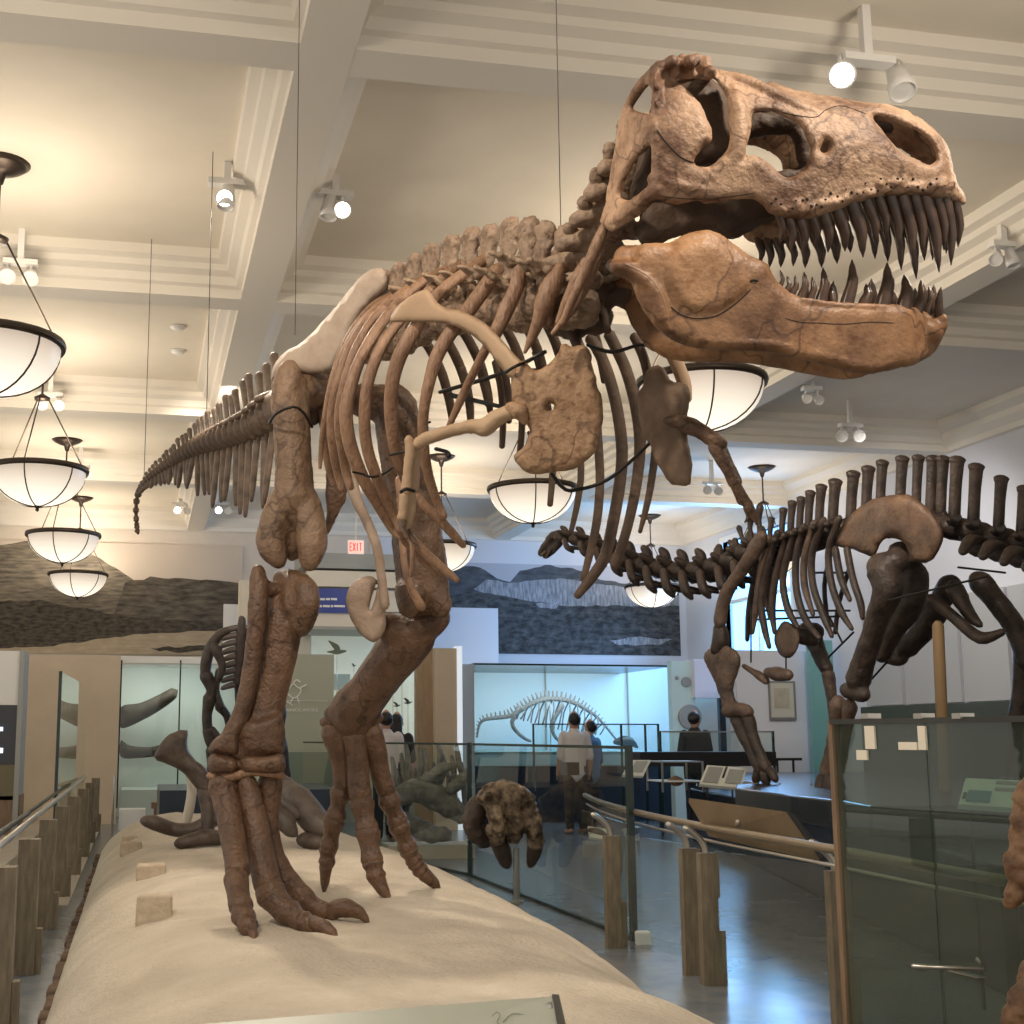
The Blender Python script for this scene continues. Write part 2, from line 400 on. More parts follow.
# ------------------------------------------------------------------ display mound
def smooth(t): t = max(0, min(1, t)); return t*t*(3-2*t)
def EDGE(y): return 2.82+.25*smooth((y-5.6)/3)-.35*smooth((y-13)/4)
def GZ(x, y):
    """height of the sandy mound at a floor point"""
    l = max(0, min(1, (x+.45)/1.0)); r = max(0, min(1, (EDGE(y)-x)/1.45)); e = max(0, min(1, (18.3-y)/1.6)); f = max(0, min(1, (y-3.4)/.5))
    q = math.sqrt(1-(1-l)**2)*(1-(1-r)**2.8)*math.sqrt(1-(1-e)**2)*f
    return .62*q + .05*(noise.noise(Vector((x*1.1, y*.8, 0))))*q + (.022*noise.noise(Vector((x*3.2, y*3.2, 3)))+.010*noise.noise(Vector((x*9, y*9, 5))))*min(1, q*2)
def drop(x, y):
    """where the line of sight of a frame point meets the mound"""
    d = 4.5
    while d < 22:
        p = W(x, y, d)
        if p.z <= GZ(p.x, p.y): return p
        d += .02
    return p
m_sand = mat('pale_sand', (.60, .53, .43), .95, c2=(.47, .405, .32), scale=2.2, bump=.9, bscale=38, contrast=(.3, .7), detail=10)
m_rust = mat('rusty_edge', (.16, .09, .05), .9, c2=(.09, .06, .04), scale=12)
nx, ny = 110, 260; vs = []; fs = []
for j in range(ny+1):
    for i in range(nx+1):
        y = 3.4+14.9*(j/ny); x = -.45+(EDGE(y)+.47)*i/nx; vs.append((x, y, 0 if i in (0, nx) or j in (0, ny) else GZ(x, y)+.012))
for j in range(ny):
    for i in range(nx): a = j*(nx+1)+i; fs.append((a, a+1, a+nx+2, a+nx+1))
mb = MB().add(vs, fs)
mound = thing('display_mound', 'long pale sandy mound the standing tyrannosaur skeleton is mounted on', 'platform', (1.4, 10, 0))
mb.build('sand_surface', m_sand, mound)
eb = MB()
for j in range(60):
    y = 3.4+14.9*j/60; w = R_.uniform(.02, .05); eb.box((-.47-w, y, 0), (-.44, y+.25, R_.uniform(.015, .045)))
eb.build('rusty_border', m_rust, mound)

# ------------------------------------------------------------------ tyrannosaur skeleton
b_skull = mat('skull_bone', (.15, .07, .034), .55, c2=(.45, .28, .17), scale=4.5, bump=.42, bscale=50, pits=(.6, .5, .42), contrast=(.36, .60), cracks=4)
b_jaw = mat('jaw_bone', (.12, .05, .02), .5, c2=(.42, .225, .105), scale=3.6, bump=.22, bscale=60, pits=(.7, .6, .52), contrast=(.34, .68), cracks=3)
b_rib = mat('rib_bone', (.19, .10, .055), .5, c2=(.34, .20, .118), scale=7, bump=.45, bscale=50, pits=(.7, .62, .55), contrast=(.32, .68), stretch=(1.6, 1.6, .6))
b_vert = mat('vertebra_bone', (.15, .09, .055), .6, c2=(.36, .25, .165), scale=9, bump=.5, bscale=40, pits=(.6, .55, .5))
b_leg = mat('leg_bone', (.075, .038, .020), .48, c2=(.165, .090, .050), scale=5, bump=.5, bscale=55, pits=(.65, .6, .55), contrast=(.3, .7), cracks=3.2)
b_thigh = mat('thigh_bone', (.15, .088, .05), .5, c2=(.25, .155, .092), scale=5, bump=.5, bscale=55, pits=(.7, .65, .6), contrast=(.3, .7), cracks=2.5)
b_cast = mat('tan_bone', (.36, .235, .14), .6, c2=(.43, .29, .175), scale=3, bump=.1, bscale=30)
b_plate = mat('coracoid_bone', (.25, .14, .07), .6, c2=(.46, .29, .165), scale=6, bump=.5, bscale=40, pits=(.6, .5, .45), cracks=3)
b_ilium = mat('hip_bone', (.40, .30, .225), .65, c2=(.52, .41, .32), scale=4, bump=.2, bscale=25)
b_tail = mat('tail_bone', (.085, .055, .036), .55, c2=(.20, .135, .09), scale=9, bump=.3, bscale=40)
b_tooth = mat('tooth_enamel', (.05, .03, .02), .28, c2=(.13, .075, .05), scale=9)
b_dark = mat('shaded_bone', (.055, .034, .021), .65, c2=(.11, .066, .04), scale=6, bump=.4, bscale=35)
m_iron = mat('black_iron', (.02, .018, .016), .45, metal=.5)
rex = thing('tyrannosaur_skeleton', 'huge brown tyrannosaur skeleton with open toothy jaws standing on the sandy mound', 'dinosaur skeleton', (1.2, 7.6, .6))

def lin(tab, x):
    if x <= tab[0][0]: return tab[0][1]
    for (a, b), (c, d) in zip(tab, tab[1:]):
        if x <= c: return b+(d-b)*(x-a)/(c-a)
    return tab[-1][1]
# --- skull
S0 = W(780, 150, 4.90); SN = (ray(780, 170).normalized()*.55+Vector((FW.x, FW.y, 0)).normalized()*.45).normalized()
def dmid(x, y): return (S0-CAM).dot(SN)/ray(x, y).dot(SN)
DM = 4.90
TOP = [(600, 215), (612, 160), (622, 112), (643, 80), (666, 56), (702, 55), (735, 69), (776, 81), (819, 92), (874, 101), (905, 107), (925, 119), (940, 132), (950, 148), (962, 190)]
HALF = [(655, .40), (760, .33), (860, .24), (930, .17), (968, .10)]
def d_side(x, h=1.0):
    d = DM-lin(HALF, x)*h
    if x < 655: d += (655-x)/50*.34
    return d
def d_skull(x, y):
    t = lin(TOP, x); s = max(0, min(1, (y-t)/(206-t)*1.55)); k = max(0, 1-(1-s)**2.2)**.5
    if x < 690: k = max(k, (690-x)/35 if x > 655 else 1)
    if x > 935: k *= max(0, 1-((x-935)/33)**2)**.5
    k = min(1, k); m = dmid(x, y)
    return m+(d_side(x)-DM)*k
OUT = [(600,222),(608,193),(616,159),(620,140),(622,118),(629,101),(643,83),(654,72),(661,66),(667,59),(673,61),(678,60),(690,55),(702,60),(709,66),(725,70),(735,70),(745,74),(756,80),(766,83),(770,80),(776,83),(788,87),(800,90),(819,93),(839,97),(857,100),(874,102),(889,104),(905,109),(925,121),(940,134),(950,150),(954,168),(958,183),(965,193),(966,204),(960,206),(950,200),(936,199),(917,196),(897,197),(878,198),(858,203),(839,210),(819,217),(800,220),(780,217),(768,213),(761,204),(750,200),(737,199),(717,203),(705,205),(698,201),(678,205),(666,203),(655,200),(645,212),(625,225),(612,232),(604,228)]
HOLES = [[(629,103),(638,93),(649,87),(654,90),(652,104),(655,119),(645,118),(637,116)],
 [(621,196),(623,183),(635,160),(645,149),(652,146),(653,163),(652,178),(643,191),(630,199)],
 [(675,79),(692,80),(709,75),(716,82),(722,90),(727,100),(728,118),(729,134),(728,147),(717,160),(709,166),(694,163),(703,148),(711,143),(712,130),(707,118),(702,105),(690,92)],
 [(753,112),(764,111),(776,114),(792,121),(801,128),(806,140),(811,149),(807,162),(798,174),(784,176),(768,162),(752,154),(744,158),(750,138),(752,124)],
 [(820,150),(823,144),(827,140),(829,145),(824,154)],
 [(874,117),(889,119),(905,127),(918,132),(928,140),(934,149),(936,160),(930,165),(921,161),(909,156),(899,149),(887,136)]]
mb = MB().pillow(OUT, d_skull, .036, 9, 4.2, HOLES)
# brow, cheek bars and rugose bumps that stand proud
def sk(pts, **k): mb.tube([W(x, y, d_skull(x, y)+o) for x, y, o, r in pts], [r*4.6/FPX for x, y, o, r in pts], **k)
sk([(728,77,-.01,5),(742,82,-.02,9),(760,90,-.02,9),(780,100,-.02,8),(800,108,-.02,7),(818,117,-.01,6),(826,130,0,4)], segs=8)
sk([(733,90,0,8),(738,112,-.015,9),(739,135,-.015,9),(736,155,-.01,9),(728,166,0,8)], segs=8)
sk([(655,180,0,8),(675,186,-.015,8),(700,190,-.015,7),(730,194,-.01,6),(760,192,-.01,5)], segs=8)
sk([(610,200,0,5),(615,170,0,5),(620,145,0,5),(624,118,0,5),(632,99,0,5.5),(645,81,0,6),(660,67,0,7)], segs=8); sk([(616,205,0,4.5),(622,178,0,5),(634,156,0,5),(646,145,0,5)], segs=8); sk([(626,112,0,5),(640,118,0,6),(656,122,0,6)], segs=8); sk([(657,88,0,6),(657,120,0,6),(657,160,0,6),(657,185,0,6)], segs=8)
sk([(606,224,0,5),(622,216,-.02,8),(640,203,-.02,9),(655,190,-.01,8)], segs=8)
for i in range(46):
    t = R_.random(); x = 775+t*180; y = lin([(775,210),(800,212),(840,203),(880,191),(950,190)], x)-R_.random()*8
    mb.ball(W(x, y, d_skull(x, y)-.035), .010+R_.random()*.008, u=6, v=5)
for i in range(20):
    x = 672+R_.random()*36; y = 58+R_.random()*14; mb.ball(W(x, y, DM-.1-R_.random()*.2), .012+R_.random()*.012, u=6, v=5)
mb.mirror(S0, SN)
for a in ((672, 62), (690, 62), (710, 72)): mb.px([(a[0], a[1], DM-.3, 7), (a[0]-6, a[1]+4, DM+.35, 7)], segs=8)
skull = remesh(mb.build('skull', b_skull, rex), .0078, 1, .007, .05)
# palate and braincase, added dark so the skull interior reads as shaded
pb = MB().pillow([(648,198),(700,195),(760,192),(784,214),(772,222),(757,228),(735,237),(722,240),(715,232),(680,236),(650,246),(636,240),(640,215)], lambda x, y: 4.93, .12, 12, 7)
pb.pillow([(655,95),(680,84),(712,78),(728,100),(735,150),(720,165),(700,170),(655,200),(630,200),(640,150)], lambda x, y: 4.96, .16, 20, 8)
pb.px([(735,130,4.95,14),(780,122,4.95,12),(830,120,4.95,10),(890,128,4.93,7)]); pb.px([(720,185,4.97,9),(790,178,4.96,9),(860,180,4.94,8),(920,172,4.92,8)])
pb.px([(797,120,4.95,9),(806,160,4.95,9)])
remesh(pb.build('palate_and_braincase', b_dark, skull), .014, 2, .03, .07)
# --- lower jaw
def d_jaw(x, y):
    d = 4.53+.24*(x-640)/300
    if x > 905: d += (x-905)/37*.13
    if x < 640 and y < 262: d += .10
    return d
JAW = [(613,256),(620,246),(649,243),(670,241),(688,233),(709,230),(725,236),(737,246),(756,258),(768,264),(776,279),(788,291),(799,296),(813,301),(838,302),(869,303),(897,304),(916,307),(928,313),(940,315),(942,326),(938,345),(932,356),(910,367),(895,368),(881,373),(865,375),(842,370),(819,364),(789,356),(766,352),(727,350),(694,348),(674,341),(659,331),(647,317),(637,300),(630,282),(622,278),(613,275),(608,264)]
mb = MB().pillow(JAW, d_jaw, .05, 16, 5)
mb.pillow([(670,250),(690,240),(709,237),(725,244),(740,262),(753,280),(748,293),(735,305),(718,313),(700,315),(680,308),(668,290),(664,268)], lambda x, y: d_jaw(x, y)-.028, .04, 14, 5)
mb.tube([W(x, y, d_jaw(x, y)-.03) for x, y in ((630,270),(645,282),(655,297),(660,318),(668,330))], [.02, .03, .035, .035, .02], 8)
mb.tube([W(x, y, d_jaw(x, y)-.02) for x, y in ((680,338),(720,342),(770,345),(820,356),(866,366),(900,360))], [.02, .028, .03, .03, .03, .02], 8)
mb.tube([W(x, y, d_jaw(x, y)-.02) for x, y in ((800,301),(840,306),(880,308),(915,312))], .016, 8)
mb.mirror(S0, SN); mb.px([(929,332,4.82,13),(926,340,5.0,12)])
jaw = remesh(mb.build('lower_jaw', b_jaw, rex), .0085, 2, .008, .09)
# --- teeth
def tooth(parent, x0, y0, x1, y1, r, df, k):
    for side in (0, 1):
        a = W(x0, y0, df(x0, y0)+.012); c = W(x1, y1, df(x0, y0)+.03); b = a.lerp(c, .5)+RT*(.012 if x1 >= x0 else -.004)
        q = 1.0
        if side:
            if k == 'near': continue
            a, b, c = [v-SN*(2*(v-S0).dot(SN)) for v in (a, b, c)]; q = R_.uniform(.75, 1.05); c = a.lerp(c, q); b = a.lerp(b, q)
        rr = r*4.7/FPX
        MB().tube([a-(b-a)*.35, a.lerp(b, .3), b, b.lerp(c, .55), c], [rr, rr*1.02, rr*.85, rr*.55, rr*.10], 8, 3).build('tooth', b_tooth, parent)
up = [(779,214,780,243,4.5),(789,217,791,252,5),(800,218,803,254,5.5),(812,217,815,246,5),(824,214,828,252,6),(838,212,845,251,6.5),(853,207,863,257,7),(867,202,876,245,6),(879,199,886,240,5.5),(891,198,899,250,6),(903,198,913,262,6.5),(915,198,923,256,6),(926,199,939,272,6.5),(937,200,944,250,5.5),(946,201,951,265,5.5),(955,203,958,247,5)]
for t in up: tooth(skull, *t, d_skull, 'both')
lo = [(779,289,780,270,2.5),(785,294,787,276,3),(791,296,795,275,3.5),(800,300,804,272,4.5),(809,302,812,277,4),(820,304,823,268,6),(833,305,832,286,4.5),(846,306,852,260,7),(863,306,866,284,6),(882,307,887,263,8),(903,308,904,275,7.5),(917,310,921,280,6.5),(927,314,929,286,5),(935,316,934,284,4.5)]
for t in lo: tooth(jaw, *t, d_jaw, 'both')

m_groove = mat('dark_groove', (.025, .014, .009), .8)
def groove(o, name, pts, r, m=m_groove):
    pts = crom([Vector((x, y, 0)) for x, y in pts], [(1, 1)]*len(pts), 5)[0]; P = [surf(o, p.x, p.y) for p in pts]; P = [p for p in P if p]
    return MB().tube(P, [r*(.4 if i in (0, len(P)-1) else 1) for i in range(len(P))], 6, 1).build(name, m, o)
bpy.context.view_layer.update()
groove(jaw, 'suture', [(671,307),(680,314),(692,318),(705,318),(718,315),(731,307),(742,298),(751,289)], .0028)
groove(jaw, 'suture', [(750,281),(754,280),(758,281)], .005); groove(jaw, 'suture', [(626,264),(638,270),(650,278),(660,291),(666,307),(669,321)], .0022, mat('pale_seam', (.42, .27, .16), .7))
groove(jaw, 'suture', [(785,318),(800,322),(820,323),(845,324),(870,322),(895,323)], .0016)
groove(skull, 'suture', [(657,130),(664,140),(673,150),(682,158),(694,163)], .0035); groove(skull, 'suture', [(780,112),(800,116),(816,117),(826,110),(838,106),(850,108),(866,114)], .002); groove(skull, 'suture', [(660,196),(690,199),(720,198),(755,193)], .0018)
for i in range(34):
    x = 772+i*5+R_.uniform(-1.5, 1.5); y = lin([(770,210),(800,213),(840,203),(880,191),(950,191)], x)-R_.choice((1, 4, 7, 12)); p = surf(skull, x, y)
    if p: MB().ball(p, R_.uniform(.0035, .0065), u=7, v=5).build('lip_pit', m_groove, skull)
# --- vertebrae
def vertebra(name, c, ax, up_, L, r, hs, ws, wt, m, lean=0, tp=0, tpup=.3, parent=rex, vox=None, waist=.78, zyg=True):
    """centrum of length L and radius r, spine hs tall, ws long, wt thick; side processes of length tp"""
    ax = ax.normalized(); up_ = (up_-ax*up_.dot(ax)).normalized(); sd = ax.cross(up_); mb = MB()
    mb.tube([c-ax*L*.5, c-ax*L*.25, c, c+ax*L*.25, c+ax*L*.5], [r*1.04, r*(waist+.12), r*waist, r*(waist+.12), r*1.04], 12, 2)
    a = c+up_*r*.7; t = c+up_*(r+hs)+ax*lean
    mb.tube([a, a.lerp(t, .4), a.lerp(t, .8), t], [(ws*.8, wt*.9), (ws*.85, wt*.7), (ws, wt*.9), (ws*1.02, wt*1.3)], 8, 2, ref=ax)
    if tp:
        for s in (-1, 1):
            q = a+sd*s*tp+up_*tp*tpup-ax*.1*tp
            mb.tube([a+up_*hs*.08, a.lerp(q, .5)+up_*.02, q], [(r*.5, r*.3), (r*.42, r*.22), (r*.34, r*.2)], 8, 2, ref=ax)
        if zyg: mb.tube([a+sd*r*.7+up_*.05+ax*L*.4, a+sd*r*.4+up_*.08+ax*L*.7], r*.3, 7, 1); mb.tube([a-sd*r*.7+up_*.05+ax*L*.4, a-sd*r*.4+up_*.08+ax*L*.7], r*.3, 7, 1)
    o = mb.build(name, m, parent)
    if vox: remesh(o, vox, 1, .035, .035)
    return o
Z = Vector((0, 0, 1))
tops = [(356,286,7.25),(374,282,7.1),(392,275,6.95),(409,266,6.8),(424,257,6.65),(441,250,6.5),(459,244,6.3),(476,241,6.15),(495,235,6.0),(511,235,5.85),(527,237,5.7),(542,241,5.6),(556,244,5.5),(569,242,5.4)]
tp3 = [W(*t) for t in tops]
for i, p in enumerate(tp3):
    ax = tp3[min(i+1, 13)]-tp3[max(i-1, 0)]; up_ = Z-ax.normalized()*.12
    r = .085; hs = .30 if i < 10 else .22
    L = ((tp3[min(i+1, 13)]-tp3[max(i-1, 0)]).length)/(2 if 0 < i < 13 else 1)
    vertebra('dorsal_vertebra' if i > 1 else 'sacral_vertebra', p-up_.normalized()*(hs+r), ax, up_, L*.95, r, hs, min(.075, L*.44), .034, b_vert, 0, 0 if i < 4 else .22, .5, vox=.012)
# neck
nk = [(584,262,5.34,22),(598,240,5.24,21),(610,215,5.16,20),(621,190,5.10,19),(632,165,5.06,18)]
nk3 = [W(*t[:3]) for t in nk]
for i, p in enumerate(nk3):
    ax = nk3[min(i+1, 4)]-nk3[max(i-1, 0)]; sp = W((574,588,597,607,617)[i], (232,206,184,166,148)[i], nk[i][2])
    mb = MB(); r = nk[i][3]*5.1/FPX; a = ax.normalized(); L = .155
    mb.tube([p-a*L*.5, p, p+a*L*.5], [r, r*.78, r], 12, 2); mb.tube([p, p.lerp(sp, .6), sp], [(.05, .05), (.045, .035), (.055, .03)], 8, 2)
    s = a.cross(Z).normalized()
    for q in (-1, 1):
        mb.tube([p+s*q*r*.5, p+s*q*r*1.7-a*.05], [.05, .035], 8, 1); mb.tube([p.lerp(sp, .4), p+s*q*r*1.3+a*.12+(sp-p)*.3], [.04, .03], 8, 1)
    remesh(mb.build('cervical_vertebra', b_vert, rex), .012, 1, .02, .05)
for pts in ([(604,228,4.98,5),(597,245,4.98,6.5),(587,268,5.0,6),(575,294,5.02,5),(563,322,5.05,3.5)], [(598,256,5.05,5),(588,280,5.06,6),(575,305,5.08,5),(553,333,5.1,2.5)], [(585,262,5.12,5),(578,280,5.12,8),(569,300,5.14,7),(558,322,5.16,3)],
            [(618,215,5.5,5),(612,250,5.55,5),(600,300,5.6,3)], [(560,268,5.25,6),(552,285,5.25,11),(545,302,5.25,10),(535,330,5.28,6),(525,352,5.3,2)]):
    MB().px(pts, segs=8).build('cervical_rib', b_rib, rex)
MB().pillow([(541,282),(552,280),(556,292),(556,310),(553,326),(546,330),(540,316),(538,296)], lambda x, y: 5.3, .03, 8, 5).build('cervical_rib', b_rib, rex)
# dark lower neck bones between the shoulders
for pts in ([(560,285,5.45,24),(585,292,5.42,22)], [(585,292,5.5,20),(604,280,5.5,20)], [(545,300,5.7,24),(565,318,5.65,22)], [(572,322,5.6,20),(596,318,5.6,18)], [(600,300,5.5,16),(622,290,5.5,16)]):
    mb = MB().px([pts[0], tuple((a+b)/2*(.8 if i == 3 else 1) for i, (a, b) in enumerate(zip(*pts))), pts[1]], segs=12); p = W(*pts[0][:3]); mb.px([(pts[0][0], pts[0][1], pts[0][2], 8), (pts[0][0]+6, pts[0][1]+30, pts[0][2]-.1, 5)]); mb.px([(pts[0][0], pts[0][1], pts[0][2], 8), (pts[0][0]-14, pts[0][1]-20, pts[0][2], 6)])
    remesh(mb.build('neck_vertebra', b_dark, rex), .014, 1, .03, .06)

# --- ribs, near side from front to back, then far side
def rib(pts, r, d0, d1, bulge, m=b_rib, flat=.65):
    n = len(pts); q = []
    for i, p in enumerate(pts):
        t = i/(n-1); d = d0+(d1-d0)*t-bulge*math.sin(PI*min(1, t*1.1)); w = r*(1.15 if i == 0 else 1)*(1 if t < .85 else .8)
        if len(p) > 2: w = p[2]
        q.append((p[0], p[1], d, (w, w*flat)))
    # widest across the line of sight: the reference is kept perpendicular to both
    P = [W(a, b, c) for a, b, c, _ in q]
    return MB().tube(P, [(w[0]*c/FPX, w[1]*c/FPX) for a, b, c, w in q], 8, 4, ref=RT).build('rib', m, rex)
near = [([(519,262,7),(517,285,7.5),(508,306,8),(497,330,7),(485,351,5),(474,372,4.5),(463,395,4.5),(449,426,3)], 5, 5.55, 5.65, .1),
 ([(498,268,7),(486,286,8),(469,309,8),(451,332,7.5),(437,356,7),(429,383,6),(424,409,5.5),(423,430,5.5),(425,458,5.5),(430,481,5),(438,504,4.5),(444,517,4)], 6, 5.8, 5.9, .15),
 ([(493,252,6),(470,269,6.5),(447,286,6.5),(430,304,6),(412,334,7.5),(399,358,7.5),(392,385,7),(391,413,7),(394,442,6.5),(400,465,6),(407,484,5.5),(413,505,4.5)], 7, 6.05, 6.1, .2),
 ([(464,262,5),(440,280,5.5),(418,302,5.5),(397,325,5),(381,348,6),(370,375,6),(365,402,6),(365,432,6),(369,455,6),(377,478,6),(386,498,6),(395,516,5.5),(401,530,4.5)], 6, 6.25, 6.2, .22),
 ([(452,266,5),(425,280,5),(398,303,5.5),(375,333,6),(359,362,6),(350,390,6.5),(346,413,7),(349,440,7),(357,465,7),(367,486,6.5),(379,506,6),(392,527,5.5),(402,537,4.5)], 6, 6.4, 6.25, .25),
 ([(430,274,4),(406,289,4.5),(377,315,5),(358,345,5),(348,372,5),(341,400,5),(339,425,5),(342,448,5),(346,470,4.5),(351,488,3.5)], 5, 6.6, 6.5, .25),
 ([(415,282,4),(392,297,4),(370,316,4.5),(353,341,4.5),(341,372,4.5),(333,402,4.5),(331,428,4.5),(334,455,4.5),(338,475,4),(342,490,3)], 4, 6.75, 6.65, .22),
 ([(400,288,3.5),(380,303,3.5),(362,322,3.5),(347,345,3.5),(336,372,3.5),(328,400,3.2),(323,430,3),(321,452,2.6),(320,468,1.8)], 3, 6.9, 6.85, .18),
 ([(392,292,3),(372,305,3),(356,324,3),(342,350,3.2),(332,380,3.2),(326,410,3.2),(324,440,3.2),(328,468,3),(333,485,2.4)], 3, 7.0, 6.95, .15)]
for a in near: rib(*a)
far = [([(609,334,6),(617,350,6),(626,370,6),(635,402,6),(640,440,6),(637,480,5.5),(628,525,5),(615,566,5)], 5, 5.95, 6.0, 0),
 ([(590,338,6),(599,352,6),(610,380,6),(618,414,6),(622,450,6),(620,482,6),(613,523,6),(605,556,6),(592,577,5.5),(577,596,4)], 6, 6.1, 6.15, 0),
 ([(578,340,4),(588,365,4),(595,400,4.5),(598,440,4.5),(600,480,4.5),(597,520,4.5),(590,553,4),(583,580,3)], 4, 6.3, 6.35, 0),
 ([(560,350,3.5),(570,385,3.5),(578,430,3.5),(581,470,3.5),(578,500,3.3),(571,532,2.6)], 3, 6.5, 6.55, 0),
 ([(535,352,3.5),(545,390,3.5),(551,430,3.5),(553,465,3.5),(550,505,3)], 3, 6.7, 6.75, 0),
 ([(634,336,5),(645,362,5),(652,400,5),(656,440,4.5),(653,470,4),(648,500,3.5),(640,532,2.2)], 4, 5.8, 5.9, 0),
 ([(478,365,3.5),(484,385,4),(489,405,4)], 3, 7.0, 7.1, 0), ([(495,362,3.5),(501,390,3.5),(503,420,3.5),(502,447,3)], 3, 6.9, 7.0, 0), ([(515,356,3.5),(520,390,3.5),(522,425,3.5),(519,460,3)], 3, 6.8, 6.9, 0),
 ([(462,368,3),(466,388,3.5),(470,402,3.5)], 3, 7.1, 7.2, 0)]
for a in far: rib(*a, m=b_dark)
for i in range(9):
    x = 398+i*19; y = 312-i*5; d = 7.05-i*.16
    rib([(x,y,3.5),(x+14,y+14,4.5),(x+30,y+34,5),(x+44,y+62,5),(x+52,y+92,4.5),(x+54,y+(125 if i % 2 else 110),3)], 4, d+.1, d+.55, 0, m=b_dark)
# belly ribs
for pts in ([(417,496,5.95,4),(426,507,5.95,5),(440,520,5.95,5),(452,533,5.97,5),(463,545,6,3.5)], [(405,531,6.2,5),(418,546,6.2,5),(433,560,6.2,5),(446,571,6.2,4.5),(457,580,6.2,3)], [(404,540,6.3,4),(415,552,6.3,4),(426,564,6.3,4),(436,573,6.3,3)], [(399,500,6.1,3),(405,520,6.1,3),(412,545,6.1,2.5),(411,575,6.1,2)]):
    MB().px(pts, segs=8).build('belly_rib', b_rib, rex)
# --- shoulder blades, coracoids, arms
def d_scap(x, y): return 5.95-.62*(x-391)/125
MB().pillow([(390,321),(396,308),(407,298),(418,292),(428,290),(438,303),(450,309),(462,311),(485,323),(501,339),(516,356),(524,366),(512,378),(505,373),(490,353),(480,342),(469,333),(454,326),(440,323),(425,322),(408,322)], d_scap, .028, 9, 4).build('shoulder_blade', b_cast, rex)
def d_cor(x, y): return 5.32-.0012*(x-510)+.0006*(y-400)
rough(MB().pillow([(512,371),(512,394),(512,406),(523,420),(529,430),(525,445),(514,456),(518,465),(526,472),(535,474),(545,473),(555,472),(568,470),(578,467),(594,453),(598,437),(603,422),(602,400),(596,386),(597,378),(592,367),(592,355),(586,347),(578,346),(572,347),(566,344),(561,344),(559,351),(549,363),(535,370),(523,361)], d_cor, .032, 8, 4, [[(547,406),(550,403),(554,405),(553,410),(549,410)]]).build('coracoid', b_plate, rex), .014, .09)
MB().tube([W(x, y, d_cor(x, y)-.03) for x, y in ((512,408),(520,412),(524,420))], [.03, .04, .02], 8).build('shoulder_socket', b_plate, rex)
rough(MB().pillow([(645,371),(651,366),(658,365),(665,368),(670,379),(680,382),(687,385),(689,399),(688,418),(687,436),(689,449),(692,461),(690,484),(680,486),(672,485),(657,465),(650,445),(643,434),(640,420),(638,404),(637,393),(642,387)], lambda x, y: 5.62+.004*(665-x), .05, 11, 4.5).build('coracoid', mat('dim_bone', (.15, .095, .058), .6, c2=(.24, .155, .10), scale=6, bump=.4), rex), .02, .06)
MB().px([(656,333,5.75,(5,3)),(667,347,5.72,(6,3)),(676,362,5.7,(7,4)),(684,383,5.68,(7,4)),(686,400,5.66,(6,4))], segs=8).build('shoulder_blade', b_cast, rex)
def bone(name, pts, m, vox=.007, it=2, **k): 
    mb = MB()
    for q in (pts if isinstance(pts[0], list) else [pts]): mb.px(q, segs=10)
    return remesh(mb.build(name, m, rex), vox, it, .008, .04)
bone('upper_arm', [(516,410,5.3,7),(506,414,5.32,8),(497,418,5.34,9),(485,427,5.36,10),(474,426,5.38,7.5),(462,428,5.42,6.5),(443,433,5.46,6.5),(428,438,5.5,7),(417,444,5.52,6)], b_cast)
bone('forearm', [[(409,440,5.52,5),(410,452,5.52,5.5),(408,470,5.52,5),(406,492,5.52,6)], [(417,448,5.56,5),(416,465,5.56,4.5),(414,490,5.56,5)]], b_cast)
bone('hand', [[(405,495,5.52,5.5),(403,512,5.52,5),(402,518,5.52,5.5)], [(412,494,5.55,5),(411,512,5.55,4.5),(406,530,5.55,4)]], b_cast)
for pts in ([(402,521,5.52,5),(403,530,5.5,4),(407,538,5.48,1.5)], [(408,531,5.55,4),(413,540,5.53,3),(418,545,5.52,1)]): MB().px(pts, segs=8).build('claw', b_leg, rex)
bone('upper_arm', [(668,421,5.5,5),(680,422,5.48,8),(692,427,5.46,9),(704,433,5.44,8),(714,440,5.42,8),(721,443,5.42,7)], b_leg)
bone('forearm', [[(714,446,5.42,7),(722,460,5.42,7),(729,473,5.42,6),(735,484,5.42,6.5)], [(722,447,5.44,5),(729,462,5.44,4),(738,482,5.44,4.5)]], b_leg)
bone('hand', [[(736,486,5.42,6),(742,495,5.42,5),(748,505,5.42,5.5)], [(736,488,5.44,5),(741,502,5.44,4)]], b_leg)
for pts in ([(748,506,5.42,5.5),(753,514,5.42,4.5),(757,524,5.42,1.5)], [(747,508,5.44,4),(749,517,5.44,3),(745,522,5.44,1)]): MB().px(pts, segs=8).build('claw', b_leg, rex)

# --- hips
def d_il(x, y): return 7.55-.6*(x-272)/113
rough(MB().pillow([(271,381),(273,366),(285,352),(302,342),(318,326),(330,314),(345,295),(355,283),(363,275),(374,268),(383,268),(388,276),(386,289),(376,299),(366,309),(357,323),(350,338),(344,350),(338,361),(331,372),(312,374),(295,373),(287,368),(279,376)], d_il, .06, 10, 5).build('ilium', b_ilium, rex), .02, .08)
MB().pillow([(300,372),(330,340),(360,300),(392,276),(404,283),(396,300),(380,330),(368,352),(345,378)], lambda x, y: 7.75, .05, 10, 6).build('ilium', b_dark, rex)
MB().px([(284,366,7.32,12),(287,380,7.3,14)])
mb = MB().px([(300,388,7.45,20),(322,392,7.6,19),(345,396,7.8,16)]); mb.px([(316,378,7.55,14),(318,400,7.55,18),(312,418,7.5,10)]); remesh(mb.build('hip_socket', b_dark, rex), .02, 2, .04, .1)
